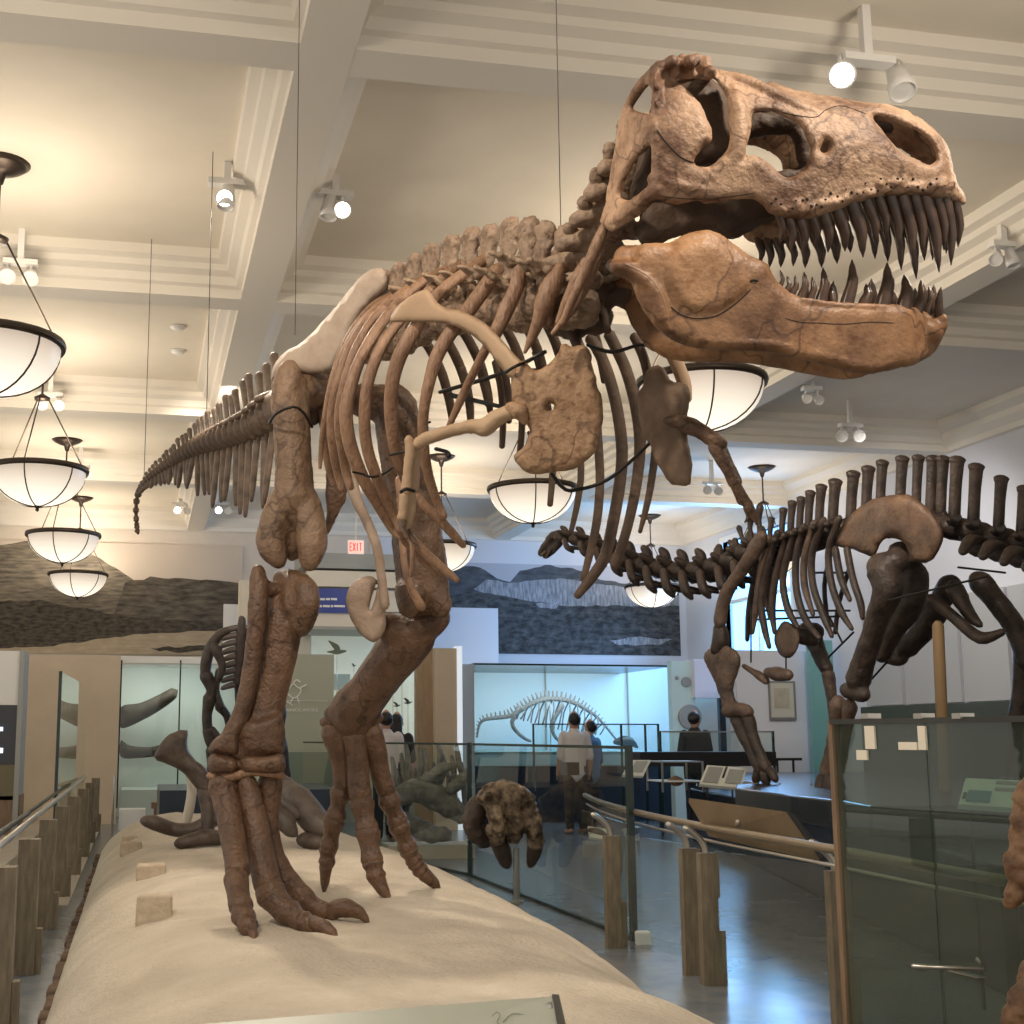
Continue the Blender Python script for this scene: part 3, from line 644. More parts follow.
mb = MB().px([(330,400,7.5,16),(336,440,7.5,14),(338,470,7.5,(13,6)),(336,495,7.5,(12,5)),(331,518,7.5,(6,4)),(324,537,7.5,(3,3))]); remesh(mb.build('ischium', b_leg, rex), .014, 2, .02, .08)
mb = MB().px([(336,420,7.3,10),(345,460,7.1,8),(355,495,7.0,6),(366,520,6.95,5),(376,545,6.9,5),(382,580,6.9,4.5),(385,605,6.9,5)])
mb.pillow([(346,602),(349,588),(358,579),(368,576),(377,580),(384,600),(386,618),(383,634),(374,642),(362,636),(352,622)], lambda x, y: 6.95, .026, 8, 3.5, [[(369,609),(372,597),(376,584),(378,585),(375,598),(371,610)]])
(lambda o, *a: rough(o, .01, .05))(mb.build('pubis', mat('pale_hip_bone', (.24, .165, .115), .6, c2=(.34, .25, .185), scale=6, bump=.4), rex), .009, 1, .01, .05)
mb = MB().px([(400,480,7.3,5),(402,520,7.2,4),(404,560,7.15,3.5),(410,585,7.1,4),(421,606,7.1,5)]); mb.build('pubis', b_rib, rex)

# --- near hind leg
mb = MB().px([(289,372,7.30,13),(288,390,7.30,17),(290,408,7.28,20),(292,430,7.26,19),(293,455,7.24,19),(294,480,7.22,20),(295,500,7.20,22)])
mb.px([(284,498,7.22,15),(276,520,7.2,16),(271,542,7.18,16),(276,556,7.16,13)]); mb.px([(304,498,7.2,15),(310,520,7.16,16),(312,544,7.12,16),(310,560,7.1,12)])
mb.px([(281,535,7.24,12),(300,538,7.24,12)]); mb.px([(288,515,7.22,14),(292,548,7.26,13)]); mb.px([(300,390,7.35,18),(318,395,7.5,17),(330,392,7.6,15)])
remesh(mb.build('femur', b_thigh, rex), .014, 4, .015, .08)
MB().px([(269,423,7.2,1.5),(276,414,7.05,1.5),(292,407,7.0,1.5),(303,412,7.05,1.5),(312,427,7.2,1.5)], segs=6).build('support_wire', m_iron, rex)
mb = MB().px([(300,590,7.15,19),(285,594,7.2,17),(284,620,7.14,21),(279,650,7.12,20),(270,690,7.1,19),(262,720,7.08,20),(250,742,7.06,26)])
mb.px([(306,588,7.04,12),(308,604,7.02,13),(300,624,7.06,14)]); mb.px([(296,596,7.1,16),(298,610,7.08,17)]); mb.px([(222,752,7.05,12),(245,752,7.0,14),(272,750,7.02,12)])
mb.px([(284,580,7.2,12),(300,582,7.2,12)])
mb.pillow([(240,722),(262,716),(281,712),(285,728),(286,745),(282,756),(262,757),(242,757),(238,742)], lambda x, y: 7.0, .10, 12, 5)
remesh(mb.build('tibia', b_leg, rex), .013, 3, .012, .08)
mb = MB().px([(258,572,7.1,8),(259,585,7.08,10),(258,610,7.04,10.5),(255,640,7.02,9.5),(250,675,7.0,9),(243,708,6.98,9),(234,732,6.98,11),(222,750,6.98,11)]); mb.px([(262,588,7.1,9),(278,590,7.14,8)])
mb.pillow([(232,722),(240,720),(241,740),(240,756),(224,757),(209,753),(210,744),(220,734)], lambda x, y: 6.98, .08, 9, 4)
remesh(mb.build('fibula', b_leg, rex), .010, 2, .01, .06)
mb = MB().pillow([(208,757),(214,752),(226,754),(236,757),(240,762),(238,773),(228,776),(213,775),(207,767)], lambda x, y: 6.98, .10, 8, 4)
mb.pillow([(238,758),(246,754),(262,755),(278,752),(285,757),(286,767),(280,774),(262,776),(246,775),(239,770)], lambda x, y: 6.98, .11, 8, 4); mb.px([(218,764,7.02,9),(250,764,7.0,9),(276,763,7.04,8)]); remesh(mb.build('ankle_bone', b_leg, rex), .010, 1, .010, .05)
MB().px([(210,776,6.97,4),(230,777,6.93,5),(252,772,6.93,4),(281,775,6.97,4)], segs=8).build('ankle_bone', b_rib, rex)
def foot(meta, toes, d0, m=b_leg):
    """meta: (x, y, r) down the metatarsal, with the ground end's depth found from the mound; toes: phalanges as (x, y, r), claw last"""
    tip = toes[-1][-1]; g = drop(tip[0], tip[1]); dt = dep(g)-.02
    allp = meta+[q for t in toes for q in t]; L = [0]
    for a, b in zip(allp, allp[1:]): L.append(L[-1]+math.hypot(b[0]-a[0], b[1]-a[1]))
    k = 0; ch = [meta]+toes
    for ci, c in enumerate(ch):
        pts = []
        for q in c: t = L[k]/L[-1]; pts.append((q[0], q[1], d0+(dt-d0)*t**1.3, q[2])); k += 1
        if 0 < ci < len(ch)-1:
            e = []
            mid = [p[:3]+(p[3]*.90,) for p in pts[1:-1]] or [tuple((u+v)/2 for u, v in zip(pts[0][:3], pts[-1][:3]))+((pts[0][3]+pts[-1][3])*.44,)]
            pts = [pts[0][:3]+(pts[0][3]*1.1,)]+mid+[pts[-1][:3]+(pts[-1][3]*1.13,)]
        if ci == 0: remesh(MB().px(pts, segs=12).build('metatarsal', m, rex), .010, 2, .01, .05)
        elif ci < len(ch)-1:
            o = MB().px(pts, segs=12).build('toe_bone', m, rex); remesh(o, .010, 1, .008, .04)
        else: MB().px(pts, segs=10).build('claw', m, rex)
foot([(224,784,17),(227,800,15),(231,825,13.5),(235,850,12.5),(238,872,13)], [[(236,878,12),(238,892,13),(240,904,11)], [(241,906,12),(243,916,11.5)], [(245,918,11),(248,926,10)], [(250,926,7),(253,933,5),(254,940,2)]], 6.98)
foot([(247,782,10),(251,800,12),(256,825,14),(260,850,14),(265,872,14.5),(268,886,15)], [[(270,893,15),(279,904,15),(287,912,12)], [(288,912,13),(297,919,12),(303,923,10)], [(304,922,11),(311,926,9.5)], [(313,923,8),(323,927,8),(331,932,6),(337,938,2)]], 6.95)
foot([(270,782,13),(269,800,12),(269,825,10),(272,850,11),(278,868,13),(284,878,13)], [[(286,880,12),(296,889,12),(304,897,10)], [(304,898,10.5),(314,906,10),(325,911,8)], [(326,912,7),(331,912,9)], [(334,909,9),(346,908,9.5),(358,912,7),(364,917,4.5),(369,925,1.5)]], 7.02)

# --- far hind leg
mb = MB().px([(395,405,7.75,22),(400,440,7.8,24),(408,480,7.85,25),(415,520,7.9,26),(420,560,7.9,27),(424,590,7.9,27)])
mb.px([(408,590,7.8,15),(410,606,7.75,13)]); mb.px([(434,590,7.85,15),(440,606,7.8,13)]); mb.ball(W(418,593,7.6), .055); mb.px([(395,405,7.75,20),(360,400,7.8,18)])
remesh(mb.build('femur', mat('far_leg_bone', (.075, .04, .022), .5, c2=(.15, .085, .048), scale=5, bump=.5, bscale=50, pits=(.7,.65,.6), cracks=3), rex), .016, 4, .02, .07)  # far femur's shade put into a darker bone colour
mb = MB().px([(385,625,7.95,14),(405,632,7.95,17),(430,622,7.95,17),(440,618,8.0,12)]); mb.px([(415,632,7.98,24),(400,650,8.05,25),(386,668,8.12,23),(370,690,8.2,22),(356,708,8.25,25),(350,720,8.28,25)])
mb.px([(336,716,8.26,13),(350,722,8.22,14),(370,716,8.26,12)]); mb.px([(380,622,7.85,10),(372,634,7.85,7)]); remesh(mb.build('tibia', b_leg, rex), .015, 4, .012, .08)
MB().px([(418,640,8.2,6),(405,660,8.25,6),(390,684,8.3,5.5),(374,712,8.32,6)], segs=8).build('fibula', b_leg, rex)
mb = MB().px([(326,722,8.26,7),(345,722,8.22,7),(377,718,8.28,7)]); remesh(mb.build('ankle_bone', b_leg, rex), .011, 2, .012, .05)
foot([(335,732,15),(340,750,13),(343,770,11),(344,786,11)], [[(341,793,11),(338,806,9),(336,816,10)], [(334,821,10.5),(331,836,9),(329,846,9)], [(328,850,9),(327,862,8)], [(326,866,7),(325,880,5),(324,893,1.5)]], 8.26)
foot([(353,736,14),(356,755,12),(358,775,11.5),(360,796,12)], [[(362,804,12),(365,818,11),(367,828,11)], [(368,833,12),(370,848,11),(372,860,10.5)], [(373,864,10.5),(376,876,9.5)], [(378,880,8.5),(383,890,6.5),(390,899,2)]], 8.24)
foot([(370,732,14),(375,750,12),(380,772,10),(386,790,10)], [[(389,800,11),(394,812,9.5),(397,820,10)], [(399,826,10.5),(404,838,9),(407,846,9.5)], [(409,851,9.5),(414,860,8.5)], [(416,864,8.5),(420,870,8)], [(424,874,7.5),(433,882,6),(440,890,1.5)]], 8.28)

# --- tail
cl = [(290,402,8.35),(264,420,8.9),(242,430,9.4),(221,438,9.95),(204,444,10.4),(188,452,10.9),(172,462,11.4),(156,473,11.9),(146,482,12.2),(138,495,12.5),(136,511,12.6),(137,528,12.65)]
P, V = crom([W(*c) for c in cl], [(1, 1)]*len(cl), 30)
cum = [0]
for a, b in zip(P, P[1:]): cum.append(cum[-1]+(b-a).length)
tot = cum[-1]; s = .06; n = 0
chev = lin
while s < tot and n < 44:
    t = s/tot; L = .205*(1-t)+.085*t; s += L; k = min(range(len(cum)), key=lambda i: abs(cum[i]-s)); k = max(1, min(len(P)-2, k))
    c = P[k]; ax = P[k+1]-P[k-1]; r = lin([(0,.125),(.3,.10),(.5,.075),(.7,.05),(.85,.035),(1,.025)], t); hs = lin([(0,.27),(.3,.19),(.5,.11),(.7,.055),(.85,.02),(1,.006)], t)
    up_ = Z+ax.normalized()*(.55+R_.uniform(-.18, .18))+RT*R_.uniform(-.06, .06); hs *= R_.uniform(.85, 1.12)
    vertebra('tail_vertebra', c, ax, up_, L*.74, r*1.05, hs, L*.22, .012+.014*(1-t), b_tail, L*.75, lin([(0,.15),(.3,.09),(.55,.02)], t) if t < .5 else 0, -.25, waist=.52, zyg=False)
    h = lin([(0,.52),(.2,.50),(.35,.40),(.5,.26),(.65,.12),(.8,.06),(.9,.0)], t)
    if h > .02:
        h *= R_.uniform(.85, 1.08); q = c-Z*r*.85+ax.normalized()*L*.5; e = q-Z*h+RT*R_.uniform(-.04, .04)+ax.normalized()*(.12*h)
        MB().tube([q, q.lerp(e, .35), q.lerp(e, .75), e], [(.036, .026), (.045, .022), (.044, .022), (.022, .014)], 7, 2, ref=ax).build('chevron_bone', b_tail, rex)
    n += 1
# --- armature
for pts in ([(440,392,6.6,2.2),(500,374,6.3,2.4),(545,352,5.9,2.4)], [(450,395,6.7,2.5),(520,412,6.3,2),(560,432,6.0,2)], [(529,433,5.9,2.2),(560,485,5.95,2.2),(580,489,5.97,2),(607,480,5.95,2),(630,462,5.8,2),(655,438,5.65,2)], [(588,345,5.9,2),(612,352,5.85,2.2),(640,345,5.75,2),(660,348,5.7,2)], [(353,472,6.0,1.3),(362,474,6.05,1.3),(372,477,6.05,1.3),(383,474,6.1,1.3),(392,468,6.1,1.3)], [(390,455,5.95,1.3),(404,452,5.9,1.3)], [(421,426,5.8,1.3),(430,422,5.75,1.3)], [(505,373,5.3,1.8),(514,367,5.24,1.8),(524,363,5.26,1.8)], [(436,449,5.7,2),(447,452,5.7,2),(449,456,5.7,3)], [(401,492,5.45,2),(406,489,5.44,2),(414,491,5.47,2)]):
    MB().px(pts, segs=6).build('armature_rod', m_iron, rex)
# ------------------------------------------------------------------ helpers for standing panels
def slabY(x0, y0, x1, y1, Y, th=.05, ground=False, mb=None):
    """upright slab in the plane Y whose front face covers a frame rectangle"""
    a = atY(x0, y0, Y); b = atY(x1, y1, Y); b.x = atY(x1, y0, Y).x; z0 = 0 if ground else b.z
    return (mb or MB()).box((a.x, Y, z0), (b.x, Y+th, a.z))
def one(name, label, cat, mb, m, group=None, smooth=False, bev=0):
    o = mb.build(name, m, None, smooth)
    if bev: bevel(o, bev)
    return tag(o, label, cat, group)
m_glass = glass('clear_glass', (.92, .96, .945))
m_glassd = glass('dark_tinted_glass', (.52, .60, .55), .9, 0, .10, (.26, .31, .27))  # haze mixes in a grey-green veil in place of reflections
m_edge = mat('glass_edge', (.012, .03, .028), .25)
m_brown = mat('brown_wood', (.17, .105, .06), .45, c2=(.24, .155, .095), scale=4, stretch=(8, 8, 1))
m_tan = mat('tan_board', (.55, .45, .33), .6, c2=(.60, .50, .37), scale=2)
m_navy = mat('navy_base', (.014, .03, .055), .3)
m_teal = mat('pale_teal_board', (.50, .57, .55), .6)
m_sage = mat('sage_board', (.38, .40, .32), .6)
m_blue = mat('pale_blue_board', (.58, .72, .82), .7)
m_paper = mat('label_paper', (.62, .63, .56), .6, c2=(.70, .70, .62), scale=8)
m_grey = mat('grey_pillar', (.34, .35, .33), .6)
m_railwood = mat('weathered_rail_wood', (.13, .105, .068), .5, c2=(.22, .178, .118), scale=5, stretch=(6, 6, 1), bump=.15)

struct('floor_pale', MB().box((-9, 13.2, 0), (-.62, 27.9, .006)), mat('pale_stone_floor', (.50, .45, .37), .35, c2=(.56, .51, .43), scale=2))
# ------------------------------------------------------------------ back wall murals
def mural(name, label, x0, y0, x1, y1, Y, layers, sky, seed):
    a = atY(x0, y0, Y); b = atY(x1, y1, Y); r = thing(name, label, 'mural', ((a.x+b.x)/2, Y, b.z))
    MB().box((a.x, Y, b.z), (b.x, Y+.04, a.z)).build('printed_sheet', sky, r, False)
    for k, (pts, m) in enumerate(layers):
        P = []
        for p in pts: q = atY(p[0], p[1], Y); P.append(Vector((min(max(q.x, a.x+.002), b.x-.002), Y-.002-.003*k, min(max(q.z, b.z+.002), a.z-.002))))
        Q = []
        for i in range(len(P)):
            c, e = P[i], P[(i+1) % len(P)]; n = max(1, int((e-c).length/.12))
            for j in range(n):
                v = c.lerp(e, j/n)
                if pts[i][1] < y1-2 and pts[(i+1) % len(pts)][1] < y1-2: v.z += .05*noise.noise(v*4+Vector((seed, k, 0)))
                v.z = min(max(v.z, b.z+.002), a.z-.002); Q.append(v)
        MB().prism(Q, (0, .003, 0)).build('hill_print', m, r, False)
    return r
st = (1.2, 1, 5)
h1 = mat('print_hill_dark', (.035, .030, .024), .8, c2=(.16, .135, .10), scale=2.2, stretch=st, detail=9)
h2 = mat('print_hill_mid', (.07, .06, .048), .8, c2=(.25, .21, .155), scale=2.5, stretch=(1, 1, 7), detail=9)
h3 = mat('print_brush', (.018, .016, .013), .8, c2=(.11, .09, .065), scale=6, stretch=(1, 1, 3), detail=9)
h4 = mat('print_sand', (.36, .29, .20), .8, c2=(.46, .38, .27), scale=3, stretch=(1, 1, 5))
g1 = mat('print_far_grey', (.04, .044, .052), .8, c2=(.10, .108, .125), scale=3, stretch=(1, 1, 3), detail=8)
g2 = mat('print_cliff_pale', (.13, .14, .155), .8, c2=(.36, .37, .41), scale=3, stretch=(6, 1, 1.4), detail=9)
g3 = mat('print_scrub', (.022, .024, .027), .8, c2=(.12, .125, .13), scale=4.5, stretch=(1, 1, 2), detail=10, contrast=(.4, .7))
mural('badlands_mural_picture', 'wide brownish photo mural of badlands hills high on the left back wall', -60, 538, 241, 656, YB-.044,
 [([(-60,540),(0,545),(30,541),(60,543),(95,555),(130,577),(150,590),(241,600),(241,656),(-60,656)], h2), ([(125,583),(150,577),(200,579),(241,583),(241,656),(100,656)], h1),
  ([(-60,603),(40,600),(100,612),(160,620),(241,624),(241,640),(120,642),(-60,640)], h3), ([(-60,640),(60,644),(140,634),(241,630),(241,656),(-60,656)], h4), ([(-60,636),(30,634),(80,641),(40,647),(-60,650)], h3), ([(150,648),(200,646),(241,645),(241,651),(160,652)], h3)],
 mat('print_sky_warm', (.58, .50, .42), .8), 1)
mural('mountain_mural_picture', 'grey photo mural of pale cliffs and scrub high behind the sauropod neck', 447, 562, 681, 656, YB-.044,
 [([(447,572),(462,566),(480,568),(497,578),(510,583),(520,572),(545,564),(572,568),(600,580),(640,585),(681,588),(681,656),(447,656)], g1),
  ([(474,590),(486,580),(520,583),(560,578),(600,585),(640,590),(681,596),(681,612),(560,606),(500,596)], g2), ([(447,596),(474,592),(520,600),(560,606),(681,606),(681,656),(447,656)], g3), ([(535,604),(560,604),(556,609),(540,609)], g2), ([(610,640),(640,636),(672,640),(660,644),(620,645)], g2)],
 mat('print_sky_grey', (.42, .43, .48), .8), 5)

# ------------------------------------------------------------------ back of the hall, left to right
c = thing('display_cabinet', 'white topped display cabinet with dark screen at the far left edge', 'cabinet', atY(0, 815, 22.5)*1)
slabY(-60, 650, 20, 705, 22.5, .8).build('upper_panel', m_white, c, False); slabY(-60, 705, 20, 800, 22.5, .8).build('screen_panel', mat('dark_screen', (.03, .032, .04), .2), c, False)
slabY(-60, 765, 20, 796, 22.48, .02).build('lower_panel', mat('olive_board', (.16, .14, .08), .5), c, False); slabY(20, 650, 25, 812, 22.4, .9, True).build('edge_post', m_grey, c, False); slabY(-60, 796, 20, 812, 22.5, .8, True).build('plinth', m_brown, c, False)
m_lit = mat('lit_label', (.7, .85, 1), .5, emit=1.5)
for q in ((-8,727,3,731), (-8,748,3,753)): slabY(*q, 22.47, .01).build('lit_label', m_lit, c, False)
one('partition_panel', 'plain tan partition panel between cabinet and fossil wall case', 'panel', slabY(27, 655, 121, 805, 25.0, .25, True), m_tan)
g = thing('glass_screen', 'upright glass screen standing beyond the left railing', 'screen', (-.93, 19.5, 0))
MB().slab((-1.01, 17.2), (-.86, 22), .1, 2.42, .02).build('pane', m_glass, g, False); MB().box((-1.03, 17.16, 0), (-.99, 17.2, 2.43)).build('edge_trim', m_edge, g, False); MB().slab((-1.01, 17.2), (-.86, 22), 0, .1, .06).build('foot_rail', m_steel, g, False)
c = thing('wall_case', 'pale teal glazed wall case with two long fossils behind the mound', 'display case', atY(160, 800, 26.5))
slabY(121, 656, 242, 800, 27.2, .1, True).build('back_panel', m_teal, c, False); slabY(121, 656, 242, 664, 25.6, 1.6).build('top_rail', m_white, c, False); slabY(121, 664, 242, 808, 25.6, .02).build('glass_front', m_glass, c, False)
slabY(121, 790, 242, 815, 25.6, 1.7, True).build('case_floor', m_teal, c, False)
for x in (121, 180): slabY(x, 660, x+1.5, 808, 25.58, .03).build('mullion', m_edge, c, False)
m_foss = mat('fossil_grey_brown', (.03, .025, .018), .8, c2=(.065, .054, .040), scale=5, bump=.4)
o = MB().pillow([(121,707),(140,703),(160,694),(172,688),(178,690),(177,697),(165,707),(145,719),(121,728)], lambda x, y: 25.8, .12, 9, 4).build('long_fossil', m_foss); tag(o, 'thick tapering fossil mounted high in the teal wall case', 'fossil')
o = MB().pillow([(121,740),(128,745),(150,747),(172,742),(174,747),(160,755),(140,758),(121,757)], lambda x, y: 25.8, .08, 6, 4).build('curved_fossil', m_foss); tag(o, 'slim curved fossil mounted low in the teal wall case', 'fossil')
aim(light('AREA', 'case_lamp', (atY(165, 700, 26).x, 26.0, atY(165, 668, 26).z-.1), 22, (1, .96, .88), shape='RECTANGLE', size=2.2, size_y=.4), (atY(165, 700, 26).x, 27.0, 1.2))
one('bench', 'dark brown bench in front of the teal wall case', 'bench', MB().box((.25, 23.4, .36), (1.25, 24.0, .46)).box((.3, 23.45, 0), (1.2, 23.95, .36)), m_brown)
one('low_block', 'low pale block left of the dark brown bench', 'block', MB().box((-.3, 23.4, 0), (.15, 23.9, .35)), m_white)
one('wall_board', 'small white panel beside the brown badlands mural', 'panel', slabY(224, 604, 242, 660, 26.9, .2), m_white)
one('cream_pillar', 'cream wall pillar behind the tyrannosaur near shin', 'pillar', slabY(240, 580, 312, 830, 26.0, .4, True), m_cream)
c = thing('entrance_portal', 'cream portal with header under the exit sign', 'doorway', atY(360, 800, 25.2))
slabY(308, 570, 446, 589, 25.2, .5).build('header', m_cream, c, False); slabY(308, 612, 446, 629, 25.2, .4).build('lintel', m_cream, c, False); slabY(300, 552, 446, 571, 25.15, .9).build('soffit', m_grey, c, False); slabY(308, 589, 446, 613, 25.35, .3).build('frieze', m_cream, c, False)
s = thing('hall_sign', 'blue hall sign with white lettering above the passage', 'sign', atY(332, 613, 25.1))
sbd = slabY(317, 588, 350, 613, 25.12, .04).build('sign_board', mat('sign_blue', (.01, .04, .28), .4), s, False)
for y, xs in ((598, [(319,325),(326,330),(331,337)]), (605, [(319,322),(323,330),(331,333),(334,345)])):
    for a, b in xs: slabY(a, y, b, y+2.2, 25.10, .015).build('lettering', m_white, sbd, False)
e = thing('exit_sign', 'small lit red and white exit sign hanging from the ceiling', 'sign', W(356, 556, 24.3))
q = W(356, 547, 24.3); lb_ = MB().box((q.x-.15, q.y, q.z-.13), (q.x+.15, q.y+.05, q.z+.13)).build('lit_box', mat('exit_white', (.9, .66, .62), .5, emit=.22), e, False); MB().box((q.x-.01, q.y+.01, q.z+.13), (q.x+.01, q.y+.03, ZP)).build('hanger', m_steel, e, False)
m_red = mat('exit_red', (.75, .02, .02), .5, emit=.45); H = .15; x = q.x-.115
def glyph(ch, x, z, w, h, y, mb):
    t = w*.36; L = {'E': [((0,0),(0,1)),((0,1),(1,1)),((0,.5),(.8,.5)),((0,0),(1,0))], 'X': [((0,0),(1,1)),((0,1),(1,0))], 'I': [((.5,0),(.5,1))], 'T': [((.5,0),(.5,1)),((0,1),(1,1))]}[ch]
    for a, b in L: mb.tube([(x+a[0]*w, y, z+a[1]*h), (x+b[0]*w, y, z+b[1]*h)], t*.5, 4, 1, round_ends=False)
for i, ch in enumerate('EXIT'):
    mb = MB(); glyph(ch, x+i*.06, q.z-H/2, .042, H, q.y-.004, mb); mb.build('letter', m_red, lb_, False)
# white-lit bird case, logo panel, pillars
c = thing('bird_case', 'bright white lit case with small flying bird models on rods', 'display case', atY(380, 790, 25.0))
slabY(310, 629, 420, 770, 26.2, .1, True).build('back_panel', mat('glowing_back_board', (.8, .78, .68), .7, emit=.25), c, False); slabY(310, 770, 420, 800, 24.6, 1.6, True).build('case_base', m_sage, c, False); slabY(310, 629, 420, 770, 24.6, .02).build('glass_front', m_glass, c, False); slabY(310, 626, 420, 631, 24.6, 1.6).build('top_rail', m_grey, c, False); slabY(333, 674, 350, 690, 26.1, .05).build('teal_card', m_teal, c, False)  # back panel glows by itself, standing in for case lighting
m_bird = mat('bird_model_dark', (.07, .06, .04), .7)
def bird(x, y, lb, k=1.0, m=m_bird):
    r = thing('bird_model', lb, 'model', atY(x, 770, 25.4), 'flying bird models in the lit case'); p = atY(x, y, 25.4); s = .085*k
    MB().tube([p+Vector((-s, 0, 0)), p, p+Vector((s*.9, 0, .02))], [.006*k, .022*k, .01*k], 8).build('body', m, r)
    for d in (-1, 1): MB().tube([p, p+Vector((-.01, d*.03, .04*k)), p+Vector((-s*.9, d*.06, .10*k))], [(.026*k, .006), (.026*k, .005), (.006, .003)], 6, ref=(1, 0, 0)).build('wing', m, r)
    z1 = EYE-.55; MB().tube([p, (p.x, p.y, z1)], .007, 5, 1).build('rod', m_steel, r)
bird(402, 673, 'flying bird model on a rod, topmost in the lit case'); bird(393, 686, 'flying bird model left of and below the topmost one'); bird(408, 703, 'flying bird model lowest at the right in the lit case'); bird(397, 706, 'small flying bird model lowest at the left in the lit case', .8)
bird(337, 652, 'olive flying bird model highest beside the far shin', 2.2, mat('bird_model_olive', (.14, .15, .06), .7)); bird(354, 666, 'tiny bird model right of the olive bird model', .5)
c = thing('logo_panel', 'sage green panel with white animal emblem behind the tyrannosaur legs', 'panel', atY(308, 790, 23.5))
slabY(284, 654, 334, 790, 23.5, .15, True).build('board', m_sage, c, False)
def stroke(pts, r, Y): return MB().tube([atY(x, y, Y) for x, y in pts], r, 5, 3)
for pts in ([(284,694),(289,689),(293,684),(297,687),(301,690),(298,696),(293,698),(288,694)], [(293,698),(290,704)], [(297,697),(299,703)], [(293,684),(296,680),(300,682)], [(300,688),(306,685)], [(287,702),(292,705)]): stroke(pts, .012, 23.48).build('emblem', m_white, c)
fc = bpy.data.curves.new('lettering', 'FONT'); fc.body = 'ANOLAKIAS'; fc.size = .12; fc.extrude = .004; fo = bpy.data.objects.new('lettering', fc); COL.objects.link(fo)
dg = bpy.context.evaluated_depsgraph_get(); lm = bpy.data.meshes.new_from_object(fo.evaluated_get(dg)); bpy.data.objects.remove(fo); lm.name = 'lettering'; lm.materials.clear(); lm.materials.append(m_white)
lo_ = bpy.data.objects.new('lettering', lm); COL.objects.link(lo_); lo_.parent = c; q = atY(286, 711.5, 23.48); wd = max(v.co.x for v in lm.vertices); k_ = (atY(318, 711.5, 23.48).x-q.x)/wd
lo_.scale = (k_, k_*.75, k_); lo_.rotation_euler = (PI/2, 0, 0); lo_.location = q-Vector(c.location)
slabY(284, 700.5, 328, 701.2, 23.48, .01).build('emblem_rule', m_white, c, False)
one('glazed_counter', 'low green glass counter below the sage emblem panel', 'counter', slabY(285, 752, 335, 800, 23.0, .3, True), mat('green_board', (.16, .21, .16), .3))
one('wooden_pillar', 'brown wooden pillar right of the lit bird case', 'pillar', slabY(417, 633, 433, 800, 22.5, .25, True), mat('pillar_wood', (.30, .21, .13), .6, c2=(.38, .27, .17), scale=3, stretch=(6, 6, 1)))
c = thing('tan_display_panel', 'tan display panel with white lit edge beside the blue case', 'panel', atY(445, 800, 22.3))
slabY(435, 648, 457, 800, 22.3, .3, True).build('board', m_tan, c, False); slabY(457, 646, 462, 800, 22.28, .3, True).build('lit_edge', mat('lit_edge', (.8, .88, 1), .5, emit=.5), c, False)
one('grey_pillar', 'narrow grey green pillar at the left end of the blue case', 'pillar', slabY(462, 664, 474, 800, 22.6, .3, True), m_grey)
one('white_wall_panel', 'big white wall panel under the grey mountain mural', 'panel', slabY(428, 607, 498, 668, 26.6, .15), mat('bluish_white', (.72, .76, .86), .6))
# blue lit case
c = thing('blue_display_case', 'long pale blue lit display case holding a small white skeleton', 'display case', atY(570, 800, 25))
slabY(474, 663, 672, 790, 26.8, .1, True).build('back_panel', m_blue, c, False); slabY(474, 663, 672, 667, 23.9, 2.9).build('top_panel', m_edge, c, False); slabY(474, 752, 672, 766, 23.9, 2.9).build('case_floor', mat('case_floor_blue', (.35, .6, .68), .5), c, False)
slabY(474, 766, 672, 800, 23.9, 2.9, True).build('base', m_navy, c, False); slabY(474, 667, 672, 754, 23.9, .02).build('glass_front', m_glass, c, False)
for x in (545, 627): slabY(x, 667, x+1, 754, 26.75, .05).build('seam', m_grey, c, False)
p = atY(573, 671, 25.2)
aim(light('AREA', 'case_lamp', (p.x, 24.8, p.z-.05), 80, (.86, .95, 1), shape='RECTANGLE', size=4.2, size_y=.5), (p.x, 26.2, 1.4))
c = thing('circle_panel', 'pale mint panel with grey round motifs right of the blue case', 'panel', atY(682, 800, 23.6))
slabY(671, 661, 694, 800, 23.6, .2, True).build('board', mat('mint_board', (.62, .78, .74), .6), c, False)
for x, y, r in ((686, 682, .10), (690, 717, .24), (677, 678, .04)):
    q = atY(x, y, 23.58); MB().lathe(q, [(r, -.01), (r, .01), (r*.8, .012), (.001, .012)], 24, (0, -1, 0)).build('round_motif', m_grey, c)
c = thing('white_portal', 'white soffit above a tan lit opening behind the sauropod foreleg', 'doorway', atY(708, 800, 23.4))
slabY(694, 659, 737, 698, 23.4, .4).build('soffit', mat('lilac_white', (.74, .74, .82), .6), c, False); slabY(694, 698, 737, 800, 24.2, .1, True).build('opening', m_tan, c, False); slabY(719, 698, 725, 800, 23.45, .1, True).build('jamb', m_dark, c, False)
struct('wall_partition', slabY(735, 650, 808, 790, 21.5, .3, True), m_wallr)
c = thing('framed_picture', 'framed drawing hanging on the pale partition behind the sauropod', 'picture', atY(782, 720, 21.4))
slabY(769, 681, 795, 720, 21.44, .05).build('frame', mat('picture_frame', (.2, .2, .2), .4), c, False); slabY(770.5, 683, 793, 717.5, 21.42, .03).build('mount', mat('picture_mount', (.5, .49, .42), .7), c, False); slabY(774, 688, 789, 708, 21.41, .02).build('drawing', mat('drawing_paper', (.36, .33, .25), .7, c2=(.46, .42, .33), scale=6), c, False)
c = thing('teal_glass_case', 'narrow teal glass case at the right end of the pale partition', 'display case', atY(819, 790, 21))
slabY(808, 640, 832, 790, 21.2, .1, True).build('back_panel', mat('teal_back', (.2, .42, .46), .5), c, False); slabY(808, 640, 832, 790, 20.7, .02, True).build('glass_front', m_glass, c, False)
c = thing('grey_wall_panels', 'row of pale grey wall panels behind the sauropod hind legs', 'panel', (XR, 18.5, 0))
